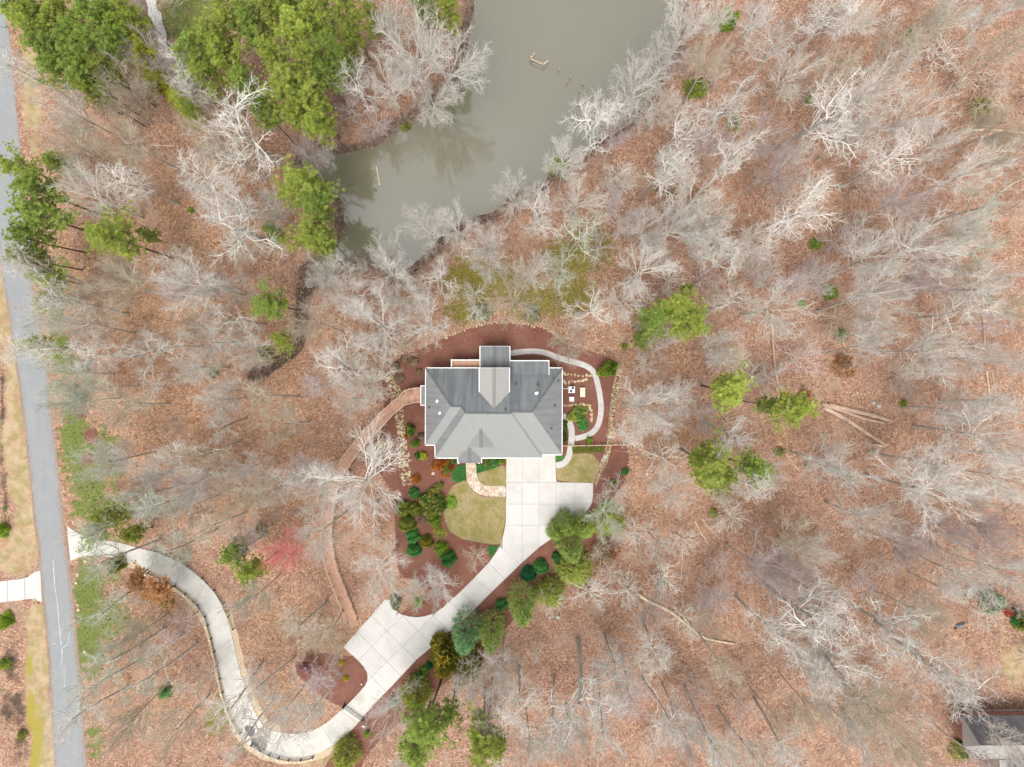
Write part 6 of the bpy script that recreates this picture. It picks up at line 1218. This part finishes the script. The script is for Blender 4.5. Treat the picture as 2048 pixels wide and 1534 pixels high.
q = np.r_[np.c_[r.normal(-17, 7, 150), r.normal(31, 5, 150)], np.c_[r.uniform(-24, 22, 110), r.uniform(24, 58, 110)]]; q = q[inside(POND, q[:, 0], q[:, 1])]; scatter_leaves('pond_leaves', 'pale leaves floating on the pond', q, np.full(len(q), POND_Z+.03), .055, 'leaf_beech')
# dead leaves caught in the valleys of the front gables
n = 240; q = np.r_[np.c_[r.normal(989, 9, n//2), r.normal(896, 4, n//2)], np.c_[r.normal(923, 5, n//2), r.normal(905, 6, n//2)]]; q = q[(q[:, 1] < 914) & (q[:, 1] > 885)]
zz_ = E+(916-q[:, 1])*q_+.06; kk = S*(H-zz_)/H; qq = np.c_[(q[:, 0]-1024)*kk, (767-q[:, 1])*kk]
scatter_leaves('roof_leaves', 'dead leaves lying on the front slope of the house roof', qq, zz_, .045, 'leaf_dry')
# grass tufts on the green verges
n = 60000; q = np.c_[r.uniform(-79, -30, n), r.uniform(-60, 60, n)]; qi = np.c_[np.searchsorted(gx, q[:, 0])-1, np.searchsorted(gy, q[:, 1])-1]; G2 = grass.reshape(shp); den = G2[qi[:, 1], qi[:, 0]]
q = q[(r.random(n) < den**1.5*1.1) & in_woods(np.c_[q[:, 0]+6, q[:, 1]]) & (dist_poly(ROAD, q[:, 0], q[:, 1]) > .15) & ~inside(ROAD, q[:, 0], q[:, 1]) & ~inside(STRIP2, q[:, 0], q[:, 1])]
gd = unit(r.normal(size=(len(q), 3))*.5+(0, 0, 1)); Vg, Fg, tg = blades(np.c_[q, gz(q[:, 0], q[:, 1])], gd, r.uniform(.15, .30, len(q))*np.where(r.random(len(q)) < .25, 2.6, 1), np.full(len(q), .05), r.random(len(q)), r)
prop(obj('grass_tufts', tint_mesh('grass_tufts', Vg, Fg, tg, 'turf')), 'green grass growing on the verges beside the road', 'grass', None, 'stuff')
# olive tufts over the mossy patch, leaves gathered along the road edges
n = 26000; q = np.c_[r.uniform(-14, 18, n), r.uniform(6, 26, n)]; qi = np.c_[np.searchsorted(gx, q[:, 0])-1, np.searchsorted(gy, q[:, 1])-1]; M2 = moss.reshape(shp); q = q[(r.random(n) < M2[qi[:, 1], qi[:, 0]]**2*.8) & in_woods(q)]
gd = unit(r.normal(size=(len(q), 3))*.6+(0, 0, 1)); Vg, Fg, tg = blades(np.c_[q, gz(q[:, 0], q[:, 1])], gd, r.uniform(.15, .6, len(q)), np.full(len(q), .05), r.random(len(q)), r)
prop(obj('mossy_undergrowth', tint_mesh('mossy_undergrowth', Vg, Fg, tg, 'leaf_gold')), 'olive-green low growth between the pond and the mulch garden', 'undergrowth', None, 'stuff')
n = 9000; e_ = RR if True else RL; ii = r.integers(0, len(RR)-1, n); tt = r.random((n, 1)); q = RR[ii]*(1-tt)+RR[ii+1]*tt; q[:, 0] -= np.abs(r.normal(size=n))*.35; q2 = RL[ii]*(1-tt)+RL[ii+1]*tt; q2[:, 0] += np.abs(r.normal(size=n))*.25; q = np.r_[q, q2]; q = q[(np.abs(q[:, 1]) < 60) & inside(ROAD, q[:, 0], q[:, 1])]
scatter_leaves('road_leaves', 'dead leaves gathered along the road edges', q, np.full(len(q), .035), .06, 'litter')
import re
for o_ in bpy.data.objects:
    if 'label' in o_.keys() and len(re.findall(r"[A-Za-z']+", o_['label'])) > 16: print('LONG', len(re.findall(r"[A-Za-z']+", o_['label'])), o_['label'])
ls_ = defaultdict(int)
for o_ in bpy.data.objects:
    if o_.get('label'): ls_[o_['label']] += 1
print('DUP', [k_ for k_, v_ in ls_.items() if v_ > 1])
print('objects', len(bpy.data.objects), 'tris', sum(sum(len(p.vertices)-2 for p in me_.polygons) if len(me_.polygons) < 200 else len(me_.polygons)*2 for me_ in bpy.data.meshes))
